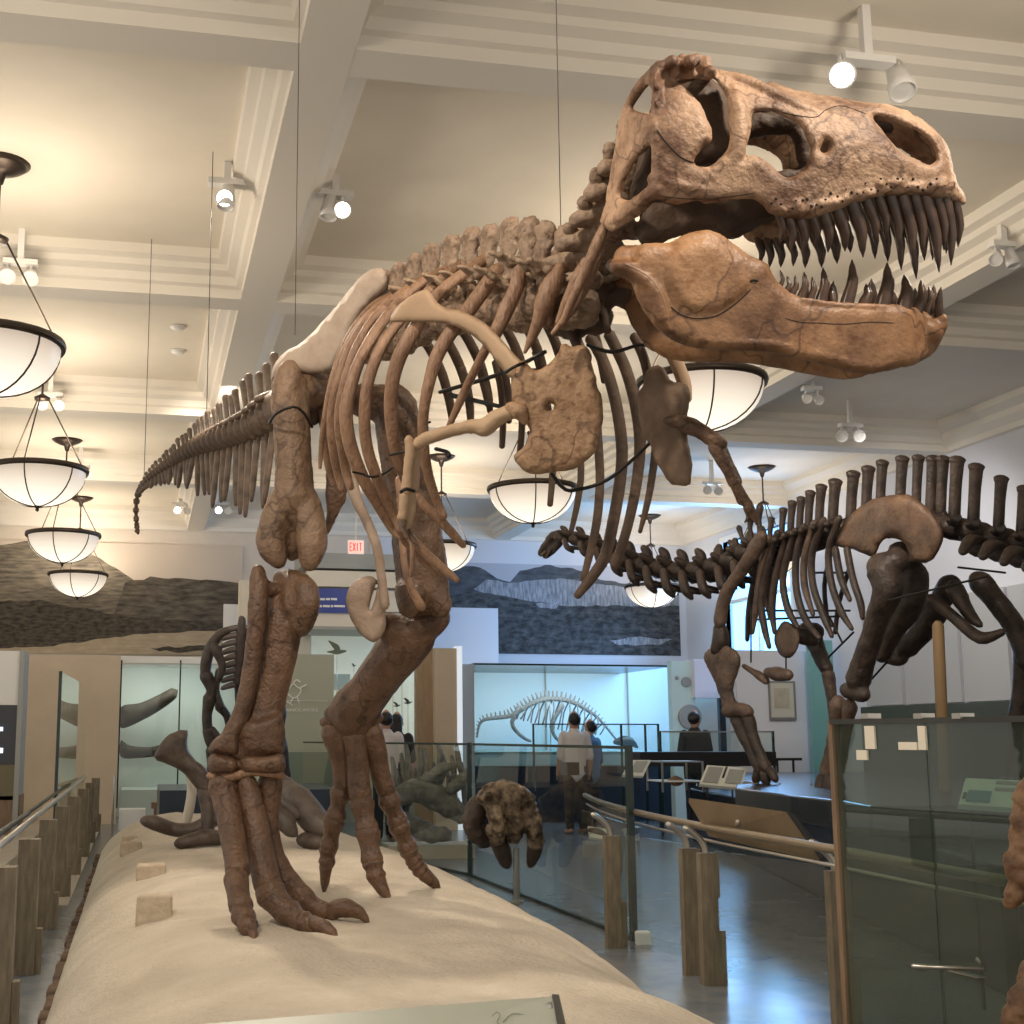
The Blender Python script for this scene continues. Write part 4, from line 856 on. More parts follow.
for i, (a, b) in enumerate(((866, 903), (905, 962), (964, 1012), (1014, 1060))): MB().box((XR-.06, atX(b, 640, XR).y+.02, 2.12), (XR-.01, atX(a, 640, XR).y-.02, 3.75)).build('board', mat('pale_grey_board', (.42, .43, .44), .7), c, False)
MB().box((XR-.1, atX(1060, 640, XR).y, 0), (XR-.01, atX(862, 640, XR).y, 2.1)).build('skirting', mat('dark_green_skirt', (.05, .065, .05), .5), c, False)
# ------------------------------------------------------------------ railings
def post(t, x, y, h, w=.115, dp=.07, m=None):
    m = m or m_railwood; MB().box((x-w/2, y-dp/2, 0), (x+w/2, y+dp/2, h-.16)).box((x+w/2-.002, y-dp*.3, .0), (x+w/2+.05, y+dp*.3, .34)).box((x+w/2-.002, y-dp*.3, h-.45), (x+w/2+.02, y+dp*.3, h-.17)).build('post', m, t, False)
    MB().tube([(x, y, h-.2), (x-.02, y, h-.1), (x-.09, y, h-.03), (x-.14, y, h)], .022, 8, 3).build('bracket', m_steel, t)
t = thing('left_railing', 'long railing with wide brown posts along the left of the mound', 'railing', (-.78, 15, 0))
lp = [atZ(*q, 0) for q in ((-4, 1040), (24, 974), (44, 929), (59, 897), (71, 875), (81, 857), (88, 843), (94, 832))]; ys = [q.y for q in lp]
for q in lp: MB().box((q.x-.07, q.y-.06, 0), (q.x+.07, q.y+.06, .90)).box((q.x+.07, q.y-.04, 0), (q.x+.11, q.y+.04, .3)).build('post', m_railwood, t, False)
MB().tube([(-.84, 5, .915), (-.84, 22.4, .95)], .025, 10, 1).build('handrail', m_steel, t); MB().tube([(-.93, 5, .93), (-.93, 12, .94)], .022, 10, 1).build('handrail', m_dark, t); MB().tube([(-.98, 5, .90), (-.98, 22.4, .92)], .02, 10, 1).build('handrail', m_dark, t)
for a, b in zip(ys, ys[1:]): MB().box((-.76, a+.1, .1), (-.748, b-.1, .84)).build('glass_infill', m_glass, t, False)
p = atZ(112, 833, 0); one('slim_post', 'slim metal post standing at the far left corner of the mound', 'post', MB().tube([p, p+Vector((0,0,.95))], .018, 8, 1), m_steel, smooth=True)
t = thing('front_railing', 'railing with brown posts and glass infill in front of the sauropod platform', 'railing', (3.8, 9, 0))
rp = [(4.55, 13.0, 1.0), (4.22, 11.64, 1.0), (3.94, 10.06, 1.0), (3.76, 8.4, 1.0), (3.69, 6.6, 1.0), (3.66, 5.2, .99), (3.7, 4.4, .99)]
MB().tube(rp, .026, 10, 3).build('handrail', mat('bronze_rail', (.27, .215, .15), .35, metal=.6), t); MB().tube([(x+.02, y, z-.09) for x, y, z in rp], .010, 8, 3).build('lower_rail', m_steel, t)
for x, y in ((3.62, 9.75), (3.74, 8.57), (3.71, 8.21), (3.95, 6.99)): post(t, x, y, 1.0)
for a, b in (((3.66, 9.66), (3.76, 8.65)), ((3.73, 8.13), (3.92, 7.05)), ((4.45, 12.8), (4.08, 10.3))): MB().slab(a, b, .08, .86, .014).build('glass_infill', m_glass, t, False)
# glass barriers
t = thing('glass_barrier', 'clear glass barrier with dark edges right of the tyrannosaur far foot', 'barrier', (3.85, 12.5, 0))
for a, b in (((3.90, 10.05), (3.87, 12.5)), ((3.87, 12.52), (3.83, 15.0)), ((3.83, 15.0), (2.55, 20.5))):
    MB().slab(a, b, .03, 1.5, .016).build('pane', m_glass, t, False); MB().slab(a, b, 1.5, 1.525, .03).build('top_edge', m_edge, t, False); MB().slab(a, b, 0, .03, .04).build('foot_channel', m_edge, t, False)
for x, y in ((3.90, 10.05), (3.83, 15.0)): MB().box((x-.025, y-.025, 0), (x+.025, y+.025, 1.53)).build('corner_trim', m_edge, t, False)
for z in (.35, .4): MB().tube([(3.80, 15.02, z), (4.0, 14.9, z)], .015, 8, 1).build('clamp', m_steel, t)
t = thing('tall_glass_barrier', 'tall dark tinted glass barrier filling the lower right corner', 'barrier', (3.4, 5.4, 0))
A, B_ = (3.42, 6.0), (3.60, 4.4)
mid = (A[0]+(B_[0]-A[0])*.42, A[1]+(B_[1]-A[1])*.42)
MB().slab(A, mid, 0, 1.66, .02).build('pane', m_glassd, t, False); MB().slab((mid[0]+.002, mid[1]-.005), B_, 0, 1.66, .02).build('pane', m_glassd, t, False)
MB().slab(A, B_, 1.66, 1.685, .05).build('top_edge', mat('dark_top_rail', (.05, .05, .045), .3, metal=.5), t, False); MB().box((A[0]-.022, A[1]-.02, 0), (A[0]+.022, A[1]+.02, 1.68)).build('corner_post', m_brown, t, False)
def onp(x, y):
    n = Vector((B_[1]-A[1], A[0]-B_[0], 0)); r = ray(x, y); return CAM + r*((Vector((A[0], A[1], 0))-CAM).dot(n)/r.dot(n))
for x in (871, 924, 963): q = onp(x, 716); MB().box(q-Vector((.035, .03, .012)), q+Vector((.035, .03, .012))).build('clip', m_steel, t, False)
for a, b in (((866,726),(877,749)), ((858,750),(869,760)), ((919,726),(928,750)), ((900,742),(919,750))):
    q = onp(*a); r = onp(*b); MB().slab((q.x-.012, q.y-.012), (r.x-.012, r.y-.012), r.z, q.z, .012).build('pale_plate', m_cream, t, False)  # small pale plates set just in front of the glass
q = onp(928, 967); r = onp(986, 969); MB().tube([q+Vector((-.05, .03, 0)), q, r, r+Vector((.0, .05, .03))], .012, 6, 1).build('latch', m_steel, t); q = onp(952, 970); r = onp(982, 978); MB().slab((q.x, q.y), (r.x, r.y), r.z, q.z, .05).build('latch', m_steel, t, False)
# sign on the railing in front of the camera
t = thing('label_rail', 'glass label panel with dark end bracket at the bottom edge', 'label', W(470, 1030, 3.0))
q = [W(200, 1024, 3.1), W(555, 996, 3.1), W(566, 1060, 2.7), W(190, 1100, 2.7)]; MB().prism(q, (0, .004, -.012)).build('panel', mat('greenish_label', (.56, .60, .50), .4), t, False)
q = [W(552, 994, 3.1), W(559, 994.5, 3.1), W(574, 1060, 2.7), W(564, 1060, 2.7)]; MB().prism(q, (0, .01, -.03)).build('end_bracket', m_dark, t, False)
MB().lathe(W(549, 1007, 2.98), [(.001, .012), (.006, .011), (.009, 0)], 12, (0, -.3, 1)).build('screw', m_steel, t)
for pts in ([(492,1016),(497,1012),(500,1016),(497,1022),(502,1026)], [(503,1022),(512,1014),(524,1015),(530,1019),(538,1013)], [(512,1020),(514,1030)], [(524,1019),(527,1030)]): MB().tube([W(x, y, 3.02-.005*(y-1010)) for x, y in pts], .0012, 5, 3).build('line_drawing', m_grey, t)
MB().tube([W(300, 1140, 2.9), W(300, 1500, 2.9)], .02, 8, 1).build('stem', m_dark, t)

# ------------------------------------------------------------------ sauropod platform and reading panels
PH = .8
slab_px = 0; sp_ = thing('sauropod_platform', 'big dark platform with glossy top and raised slab under the sauropod', 'platform', (9, 14, 0))
bevel(MB().prism([(5.3,7.4,0),(5.9,9.3,0),(6.61,11.76,0),(7.69,15.63,0),(8.55,19.43,0),(9.0,20.3,0),(11.9,20.3,0),(11.9,7.4,0)], (0,0,PH)).build('base', mat('platform_dark', (.02, .022, .026), .22), sp_, False), .02)
q = [atZ(x, y, 1.05) for x, y in ((870, 806), (838, 800), (790, 795), (735, 788))]; q = [Vector((v.x, v.y, PH)) for v in q]; q += [Vector((9.2, 19.0, PH)), Vector((11.8, 19.0, PH)), Vector((11.8, 9.0, PH))]
bevel(MB().prism(q, (0, 0, 1.05-PH)).build('raised_slab', mat('slab_blue_grey', (.022, .027, .036), .22, c2=(.04, .046, .058), scale=3), sp_, False), .02)
t = thing('reading_panel', 'large brown backed reading panel leaning on the railing', 'sign', W(750, 840, 8.2))
q = [W(689,798,8.75), W(787,812,8.0), W(820,857,7.9), W(709,832,8.65)]; MB().prism(q, (.01, .03, -.03)).build('board', mat('panel_back_tan', (.19, .135, .08), .5, c2=(.25, .18, .11), scale=4), t, False)
q = [W(786,811,8.0), W(795,815,8.05), W(830,860,7.95), W(819,857,7.9)]; MB().prism(q, (.02, .05, -.03)).build('edge', m_black, t, False)
for x, y in ((738, 822), (778, 832)): MB().tube([W(x, y, 8.15), W(x, y+9, 8.3)], .018, 8, 1).build('bolt', m_steel, t)
def reader(label, q4, Y, foot, m=m_paper, extra=None):
    t = thing('reading_panel', label, 'sign', atY((q4[0][0]+q4[1][0])/2, foot, Y)); q = [atY(q4[0][0], q4[0][1], Y+.25), atY(q4[1][0], q4[1][1], Y+.25), atY(q4[2][0], q4[2][1], Y-.1), atY(q4[3][0], q4[3][1], Y-.1)]
    MB().prism(q, (0, .02, -.03)).build('board', m, t, False)
    def on(u, v): return q[0].lerp(q[1], u).lerp(q[3].lerp(q[2], u), v)+Vector((0, -.008, .008))
    for u0, v0, u1, v1, mm in extra or (): MB().prism([on(u0, v0), on(u1, v0), on(u1, v1), on(u0, v1)], (0, .006, -.004)).build('print', mm, t, False)
    a = on(.2, .9); b = on(.8, .9); z1 = min(PH if foot < 830 else 0, a.z-.05)
    for p in (a, b): MB().tube([p+Vector((0, .04, -.03)), Vector((p.x, p.y+.04, z1))], .012, 6, 1).build('leg', m_dark, t)
m_tealp = mat('teal_print', (.05, .26, .28), .5); m_ink = mat('grey_print', (.3, .31, .28), .6)
reader('pale two page reading panel below the sauropod foreleg', [(707,765),(747,768),(741,788),(699,784)], 14.6, 806, extra=[(.47,.05,.52,.6,m_dark), (.06,.1,.42,.9,m_ink), (.58,.15,.95,.85,m_ink)])
reader('small reading panel with picture behind the clear glass barrier', [(630,760),(651,760),(643,776),(622,775)], 17.5, 800, extra=[(.3,.1,.9,.8,m_ink)])
reader('pale green reading panel with teal picture behind the dark glass', [(966,778),(1034,781),(1028,809),(959,804)], 7.2, 840, mat('green_paper', (.62, .78, .66), .6), [(.08,.5,.42,.9,m_tealp), (.45,.1,.9,.2,m_ink), (.45,.35,.9,.45,m_ink), (.02,.6,.07,.8,m_dark)])
# glass table with a brown fossil, glass rails and desk in the middle distance
t = thing('glass_table', 'small glass topped table case holding a brown fossil', 'table', atY(672, 800, 18.2))
a = atY(657, 761, 18.2); b = atY(697, 761, 18.2); zf = PH
MB().box((a.x, 18.0, a.z-.02), (b.x, 18.6, a.z)).build('top', m_steel, t, False); MB().box((a.x, 18.0, a.z-.3), (b.x, 18.6, a.z-.28)).build('shelf', m_white, t, False); MB().box((a.x+.02, 18.02, a.z-.28), (b.x-.02, 18.03, a.z-.02)).build('pane', m_glass, t, False)
for x in (a.x, b.x): 
    for y in (18.0, 18.58): MB().box((x-.012, y, zf), (x+.012, y+.024, a.z)).build('leg', m_steel, t, False)
o = rough(MB().ball(atY(676, 780, 18.2)+Vector((0, 0, -.02)), (.13, .09, .07)).build('brown_fossil', mat('reddish_fossil', (.3, .16, .09), .6)), .05, .08); tag(o, 'lumpy reddish brown fossil under the small glass table', 'fossil')
t = thing('glass_rail', 'glass rail with thin posts in front of the small white skeleton', 'barrier', atY(597, 800, 21.5))
slabY(533, 725, 659, 755, 22.2, .02).build('pane', m_glass, t, False); slabY(533, 723.5, 659, 725, 22.2, .04).build('top_edge', m_edge, t, False)
for x in (533, 578, 621, 645, 658): slabY(x, 724, x+1.2, 800, 22.18, .06, True).build('post', m_edge, t, False)
t = thing('glass_rail', 'glass rail beside the dark clothed visitor', 'barrier', atY(715, 800, 20)); slabY(660, 732, 774, 760, 20.3, .02).build('pane', m_glass, t, False); slabY(660, 731, 774, 732.5, 20.3, .04).build('top_edge', m_steel, t, False)
for x in (660, 773): slabY(x, 731, x+1.2, 800, 20.28, .06, True).build('post', m_edge, t, False)
one('dark_counter', 'long dark counter top in front of the white portal', 'counter', slabY(640, 752, 776, 766, 19.6, .5).box((6.6, 19.65, 1.0), (6.8, 20.0, 1.2)), m_black)
t = thing('low_barrier', 'low metal bar barrier in front of the pale partition', 'barrier', atY(795, 780, 20.6)); slabY(775, 758, 802, 760.5, 20.9, .05).build('bar', m_dark, t, False)
for x in (777, 793): slabY(x, 760, x+1.3, 800, 20.9, .04, True).build('post', m_dark, t, False)
one('brown_rail', 'low brown curved rail at the edge of the sauropod platform', 'railing', MB().tube([atY(745, 784, 14.6), atY(775, 789, 14.2), atY(810, 791, 13.9), atY(834, 788, 13.6)], .035, 8, 3).tube([atY(750,786,14.5), Vector((*atY(750,786,14.5).xy, 1.05))], .02, 6, 1).tube([atY(780,790,14.15), Vector((*atY(780,790,14.15).xy, 1.05))], .02, 6, 1).tube([atY(812,791,13.9), Vector((*atY(812,791,13.9).xy, 1.05))], .02, 6, 1), m_railwood, smooth=True)
# wooden pole behind the sauropod
p = W(940, 712, 13.3); one('wooden_pole', 'upright bare wooden pole behind the sauropod thigh', 'pole', MB().tube([Vector((p.x, p.y, 1.04)), W(938, 626, 13.3)], .058, 10, 1), mat('pole_wood', (.30, .19, .09), .6), smooth=True)
# ------------------------------------------------------------------ spotlights, cables, ceiling fittings
m_fix = mat('white_fitting', (.75, .73, .70), .4); ZSP = 5.92; m_lens = mat('lamp_lens', (1, .95, .85), .3, emit=9)
def spot(px, d, label, targets, k=1.0, lit=True):
    c = atZ(px[0], px[1], ZSP); t = thing('track_spotlight', label, 'lamp', c, 'ceiling spotlights')
    zc = ZP
    MB().box((c.x-.16*k, c.y-.05, c.z+.10), (c.x+.16*k, c.y+.05, c.z+.15)).build('bar', m_fix, t, False); MB().box((c.x-.03, c.y-.03, c.z+.14), (c.x+.03, c.y+.03, max(c.z+.2, zc))).build('stem', m_fix, t, False)
    for i, (ox, tg) in enumerate(targets):
        h = c+Vector((ox*k, 0, 0)); v = (Vector(tg)-h).normalized()
        hd = MB().lathe(h, [(.001, -.15*k), (.05*k, -.14*k), (.062*k, -.02*k), (.075*k, .03*k), (.078*k, .10*k), (.07*k, .10*k), (.066*k, .075*k), (.001, .075*k)], 18, v); hd = hd.build('lamp_head', m_fix, t)
        MB().lathe(h, [(.066*k, .08*k), (.001, .085*k)], 18, v).build('lens', m_lens if i == 0 and lit else m_fix, hd); MB().tube([h+Vector((0,0,.11*k)), h], .015, 6, 1).build('yoke', m_fix, t)
T1 = (1.3, 5.5, 3.2)
spot((868, 78), 7.6, 'big twin spotlight on the ceiling beam above the tyrannosaur snout', [(-.17, (1.2, 1, 2.2)), (.2, (4.5, 5, 1))], 1.15)
ZSP = 6.12
spot((227, 197), 10.3, 'twin spotlight on the ceiling, left of the main beam', [(-.02, (.2, 3, 1.6)), (.0, (0, 10, 1))], 1.0)
spot((335, 208), 10.1, 'twin spotlight on the ceiling, right of the main beam', [(.06, (1.0, 3, 1.6)), (-.05, (1, 10, 1))], 1.0)
ZSP = 5.97
spot((20, 275), 11.8, 'white twin spotlight at the left edge above the nearest bowl lamp', [(-.12, (0, 5, 1)), (.1, (-1, 6, 1))], 1, False)
spot((50, 404), 16.4, 'white spotlight pair between the second and third left bowl lamps', [(-.1, (0, 5, 1)), (.12, (-1, 6, 1))], 1, False)
spot((80, 474), 20.5, 'small spotlight pair farthest left behind the bowl lamps', [(-.1, (0, 5, 1)), (.12, (-1, 6, 1))], 1, False)
ZSP = 5.92
spot((1004, 258), 8.6, 'twin spotlight on the right hand beam by the photo edge', [(-.1, (3, 5, 1)), (.1, (8, 9, 1))], .8, False)
spot((851, 434), 17.0, 'spotlight pair on the far cross beam above the sauropod', [(-.12, (6, 12, 1)), (.1, (8, 9, 1))], 1.1, False)
ZSP = 6.1
spot((180, 510), 22.5, 'spotlight left of the main beam far behind the tail', [(-.05, (0, 5, 1)), (.14, (1, 8, 1))], 1.0)
spot((221, 510), 22.5, 'spotlight right of the main beam far behind the tail', [(-.05, (1, 5, 1)), (.14, (2, 8, 1))], 1.0)
ZSP = 5.9
spot((712, 490), 20.5, 'tiny spotlight pair far beyond the tyrannosaur small arm', [(-.1, (5, 5, 1)), (.1, (8, 9, 1))], 1.0, False)
spot((812, 398), 14.0, 'small dark eyed spotlight below the right hand beam', [(-.1, (5, 5, 1)), (.1, (8, 9, 1))], .8, False)
c = W(209, 358, 14.0); t = thing('security_camera', 'white dome security camera on the ceiling above the tail', 'camera', (c.x, c.y, ZP)); k = Vector((c.x, c.y, ZP))
MB().lathe(k, [(.001, -.05), (.16, -.04), (.18, 0), (.001, 0)], 24).build('mount', m_fix, t); MB().lathe(k+Vector((-.08, -.06, -.09)), [(.001, -.10), (.08, -.09), (.10, 0), (.09, .05), (.001, .05)], 20).build('housing', m_fix, t); MB().ball(k+Vector((-.08, -.12, -.18)), .05).build('lens', m_black, t)
for x, y, lb in ((178, 351, 'small round smoke detector on the ceiling left of the camera dome'), (178, 327, 'pale round ceiling sensor nearer than the smoke detector')):
    c = atZ(x, y, ZP-.01); one('smoke_detector', lb, 'detector', MB().lathe((c.x, c.y, ZP), [(.001, -.04), (.08, -.035), (.1, 0), (.001, 0)], 20), m_fix, smooth=True)
for (x0, y0), (x1, y1), d, lb in (((555, 0), (561, 236), 5.75, 'thin vertical wire holding the tyrannosaur neck'), ((297, 60), (295, 335), 7.6, 'thin vertical wire holding the tyrannosaur hips'), ((209, 250), (206, 438), 10.4, 'thin vertical wire holding the middle of the tail'), ((150, 250), (144, 478), 12.3, 'thin vertical wire holding the tail tip')):
    b = W(x1, y1, d); one('support_wire', lb, 'wire', MB().tube([b, (b.x, b.y, ZP)], .0022 if d < 8 else .0035, 5, 1), m_iron, 'tyrannosaur support wires', True)
# ------------------------------------------------------------------ sauropod skeleton
s_bone = mat('sauropod_bone', (.025, .017, .013), .5, c2=(.078, .052, .039), scale=5, bump=.5, bscale=30, pits=(.7,.65,.6))
s_pale = mat('sauropod_pale_bone', (.065, .042, .03), .5, c2=(.17, .112, .08), scale=4, bump=.5, bscale=30, pits=(.7,.65,.6))
sau = thing('sauropod_skeleton', 'long dark brown sauropod skeleton with long neck on the dark platform', 'dinosaur skeleton', (8.5, 14, 1.04))
def ds(x): return lin([(540, 19.4), (640, 17.7), (760, 16.0), (890, 13.7), (1030, 12.2)], x)
def K(x, y): return (680+.3613*x, 430+.3613*y)
def sb(name, pts, m=s_bone, o=0, segs=10, parent=None, vox=0):
    """bone through frame points (x, y, r[, extra depth])"""
    mb = MB()
    for L in (pts if isinstance(pts[0], list) else [pts]): mb.px([(p[0], p[1], ds(p[0])+o+(p[3] if len(p) > 3 else 0), p[2]) for p in L], segs=segs)
    b = mb.build(name, m, parent or sau)
    if vox: remesh(b, vox, 2, .02, .1)
    return b
# spine: trunk vertebrae with tall spines
tops = [(771,516,541,3),(783,507,538,3.5),(792,500,534,4),(801,496,531,4),(810,490,528,4.5),(821,484,525,5),(835,479,522,6),(853,471,519,6),(868,466,517,6),(882,460,515,5.5),(902,456,513,6),(918,455,513,5.5),(933,456,514,6.5),(943,456,515,6),(957,457,518,7),(976,464,522,7),(1001,476,528,6.5),(1024,486,533,6.5),(1046,498,540,6.5)]
for x, y0, y1, r in tops:
    d = ds(x); mb = MB().px([(x-r*.4, y1, d, (r*.9, r*.7)), (x-r*.2, (y0+y1)/2, d, (r*.9, r*.6)), (x, y0+9, d, (r*1.0, r*.65)), (x+.3, y0+4, d, (r*1.2, r*.7)), (x+.5, y0+2, d, (r*1.28, r*.5))], segs=10, ref=RT)
    mb.px([(x-7, y1+10, d, 12), (x+8, y1+12, d, 12)], segs=10)
    if not 838 < x < 948: mb.px([(x, y1, d, 5), (x-4, y1+4, d-.3, 5), (x-8, y1+2, d-.55, 3.5)], segs=8)
    mb.px([(x, y1, d, 5), (x+3, y1+4, d+.5, 3.5)], segs=8)
    mb.build('trunk_vertebra', s_bone, sau)
# tail root at the right edge
for i, (x, y) in enumerate(((985, 545), (1005, 550), (1026, 556), (1048, 562))): sb('tail_vertebra', [[(x-9, y, 12), (x+10, y+2, 12)], [(x, y, 7, -.2), (x-14, y-4, 7, -.7), (x-22, y+6, 5, -.9)]], s_bone)
for i in range(16):
    x = 1066+i*22-i*i*.25; y = 568+i*7+i*i*.35; r = 12-i*.65; sb('tail_vertebra', [[(x-9, y-2, r), (x, y, r*.7), (x+10, y+3, r)], [(x, y, r*.5), (x+3, y-r*1.8, r*.4), (x+8, y-r*(3.4-i*.15), r*.45)], [(x, y+r*.5, r*.3), (x+8, y+r*2.2, r*.25)]], s_bone)
# neck
nk = [(568,538,6,.0),(584,541,7,0),(600,547,8,0),(616,554,9,0),(633,561,10,0),(650,567,10.5,0),(668,570,11,0),(686,572,11,0),(704,571,11,0),(722,567,11,0),(738,561,11,0),(753,553,11,0),(765,547,10,0)]
for i, (x, y, r, _) in enumerate(nk):
    r *= 1.22; d = ds(x); sg = -1 if i % 2 else 1
    mb = MB().px([(x-9, y-1, d, r*.75), (x, y, d, r*.6), (x+9, y+2, d, r*.8)], segs=9); mb.px([(x, y, d, r*.5), (x-3, y-r*1.1, d, r*.42), (x-6+(3 if i > 8 else 0), y-r*1.45, d, r*.3)], segs=7)
    mb.px([(x+4, y-r*.3, d-.1, r*.4), (x-9, y-r*.9, d-.15, r*.25)], segs=6)
    for q, e in ((-.3, 1), (.3, .85)): mb.px([(x-4, y+2, d+q, r*.35), (x-1, y+r*1.3*e, d+q*1.5, r*.35), (x+5, y+r*1.9*e, d+q*1.5, r*.22)], segs=6); mb.px([(x-1, y+r*1.35*e, d+q*1.5, r*.2), (x+14, y+r*1.6*e, d+q*1.4, r*.14)], segs=5)
    mb.build('neck_vertebra', s_bone, sau)
for x, y0, y1, r in ((744,548,528,2.5), (752,540,518,3), (761,536,507,3.2), (735,556,542,2.2)): sb('neck_spine', [(x, y0, r), (x-2, (y0+y1)/2, r*.8), (x-5 if x < 750 else x-1, y1, r*1.2)])
# head
mb = MB().px([(561,534,ds(560),5), (553,538,ds(553),6), (546,546,ds(546),5), (541,553,ds(541),4)]); mb.px([(562,538,ds(560),4), (555,548,ds(555),4), (546,556,ds(546),3.5)])
o = remesh(mb.build('skull', s_bone, sau), .02, 1, .03, .08)
for q in ([(545,552,1.6),(541,556,1)], [(549,552,1.6),(546,558,1)]): sb('tooth_row', q, s_pale, -.1, parent=o)
# ribs (crop coordinates mapped by K)
rb = [[(245,300),(222,400),(212,480),(200,560)], [(270,285),(240,380),(225,470),(232,540),(247,600)], [(300,285),(268,390),(255,490),(262,560)], [(318,280),(292,370),(285,430),(300,500),(325,545)], [(342,268),(322,350),(322,440),(345,520),(385,575)], [(372,258),(345,350),(345,430),(368,510)], [(398,250),(366,340),(368,430),(395,510),(420,570)], [(440,245),(412,330),(418,420),(445,500),(475,550)], [(462,330),(478,410),(500,480),(505,520)], [(430,330),(445,410),(470,470)], [(285,300),(255,380),(240,450),(250,520)], [(225,330),(205,420),(192,500),(186,580)]]
for i, r in enumerate(rb): sb('rib', [K(x, y)+((3.7 if j == 0 else 3.7 if j < len(r)-1 else 2.4),) for j, (x, y) in enumerate(r)], s_bone if i % 5 else s_pale, -.5 if i < 10 else .6, 8)
for i, r in enumerate(([(420,330),(400,430),(410,540)], [(350,330),(380,460),(420,540)], [(470,380),(440,480),(430,560)])): sb('rib', [K(x, y)+(2.4,) for x, y in r], s_bone, .9, 7)
# armature
for a, b in (((200,500),(470,500)), ((210,525),(460,515)), ((370,395),(470,395)), ((410,630),(480,560)), ((415,520),(450,590)), ((530,690),(575,640)), ((575,472),(850,405)), ((265,380),(330,560)), ((770,380),(900,395))):
    sb('armature_rod', [K(*a)+(1.1,), K(*b)+(1.1,)], m_iron, -.2 if a != (575,472) else -.8, 6)
# hip
rough(MB().pillow([(835,546),(838,535),(843,524),(851,514),(861,506),(872,500),(882,497),(895,495),(908,495),(919,501),(929,509),(938,520),(944,531),(943,541),(940,549),(933,559),(926,564),(915,563),(908,562),(910,554),(905,544),(897,538),(888,538),(880,544),(875,556),(864,554),(853,549)], lambda x, y: ds(x)-.45, .07, 10, 5).build('ilium', mat('sauropod_hip_bone', (.07, .042, .028), .5, c2=(.19, .112, .068), scale=3, bump=.4, pits=(.7,.65,.6)), sau), .04, .12)
sb('femur', [[(884,572,17,-.2),(888,590,15,-.2),(880,612,12.5,-.2),(872,636,11,-.2),(864,660,11.5,-.2),(858,680,13,-.2)], [(848,690,9,-.2),(862,694,9,-.2)], [(880,566,14,-.2),(896,562,12,-.1),(900,552,12,.1)]], s_bone, -.3, 12, vox=.022)
sb('femur', [[(938,608,13,.8),(922,632,11,.8),(906,648,11,.8)], [(886,656,8,.8),(900,658,9,.8)], [(944,596,12,.8),(950,585,12,.7)]], s_bone, .2, 12, vox=.022)
sb('shin_bone', [[(838,704,9,-.2),(836,725,7,-.2),(832,750,7,-.2),(828,772,9,-.2)], [(850,706,8,-.2),(846,730,6,-.2),(838,770,7,-.2)]], s_pale, -.2, 10, vox=.02)
sb('hind_foot', [[(822,778,6,-.2),(818,790,5,-.3)], [(830,780,7,-.3),(828,792,6,-.4)], [(838,780,6,-.2),(842,791,5,-.3)]], s_bone, -.3, 10, vox=.02)
sb('ischium', [K(700,470)+(7,), K(760,520)+(6,), K(830,575)+(6.5,), K(890,560)+(4,)], s_bone, .1, 10)
sb('pubis', [[K(650,400)+(14,), K(640,480)+(14,), K(590,560)+(10,), K(560,625)+(8,)], [K(760,440)+(10,), K(800,510)+(7,), K(830,540)+(4,)]], s_bone, .3, 10, vox=.025)
sb('femur', [K(830,420)+(12,.5), K(880,480)+(11,.5), K(930,550)+(11,.5), K(970,640)+(13,.5)], s_bone, 1.2, 10, vox=.025)
sb('shin_bone', [K(950,600)+(9,.4), K(940,720)+(7,.4), K(930,800)+(8,.4), (1014,755,7,.4), (1013,776,9,.4)], s_bone, 1.3, 10)
sb('hind_foot', [[(1006,783,7,.2), (1000,789,6,0)], [(1016,783,7,.1), (1014,790,6,-.1)], [(1024,782,6,.3), (1028,789,5,.2)]], s_bone, 1.3, 9)
# shoulder and forelegs
sb('shoulder_blade', [(762,536,6),(757,546,8),(747,562,7),(736,578,6.5),(727,592,7),(722,608,6.5),(720,622,7)], s_pale, -.75, 10, vox=.018)
sb('shoulder_blade', [(720,628,7),(721,640,9),(718,650,8)], s_bone, -.7, 10)
mb = MB().pillow([(703,656),(708,649),(716,646),(724,645),(734,648),(741,657),(740,668),(736,679),(734,690),(736,700),(745,705),(752,711),(747,719),(736,716),(727,719),(722,712),(721,702),(717,690),(713,680),(708,670)], lambda x, y: ds(x)-.7, .10, 11, 4)
mb.px([(728,711,ds(730)-.75,7),(738,709,ds(738)-.75,7),(747,711,ds(747)-.7,7)])
remesh(mb.build('upper_arm', s_pale, sau), .016, 2, .02, .1)
sb('forearm', [[(737,718,8),(744,735,7),(752,752,6),(760,768,7)], [(748,718,7),(754,738,5.5),(761,756,5.5),(766,768,6)]], s_bone, -.65, 10, vox=.016)
sb('forefoot', [[(758,772,5),(756,780,4.5)], [(765,773,5.5),(766,781,5)], [(771,771,4.5),(775,779,4)]], s_bone, -.65, 9)
sb('upper_arm', [[(812,636,10),(820,655,8),(827,670,7)], [(806,630,9),(816,632,9)]], s_bone, .9, 10, vox=.02)
sb('forearm', [(828,674,7),(832,700,5.5),(835,730,5.5),(833,760,6)], s_pale, .9, 10, vox=.02)
MB().pillow([(774,640),(778,628),(784,621),(792,624),(799,634),(798,648),(790,658),(780,655)], lambda x, y: ds(x)-.5, .05, 8, 4).build('breast_bone', s_pale, sau)
MB().px([(803,636,15.0,9),(812,640,15,7)]).build('breast_bone', s_bone, sau)
for q in ([(744,666,2.5),(752,671,3),(760,676,4.5),(766,681,4)], [(768,672,5),(778,674,7.5),(788,675,6)]): sb('belly_bone', q, s_pale, -.6, 9)
sb('armature_rod', [(751,610,.9),(751,662,.9)], m_iron, -.6, 6); sb('armature_rod', [(786,640,.9),(786,672,.9)], m_iron, -.5, 6); sb('armature_rod', [(832,700,2.5),(831,790,2.5)], m_iron, .3, 6)

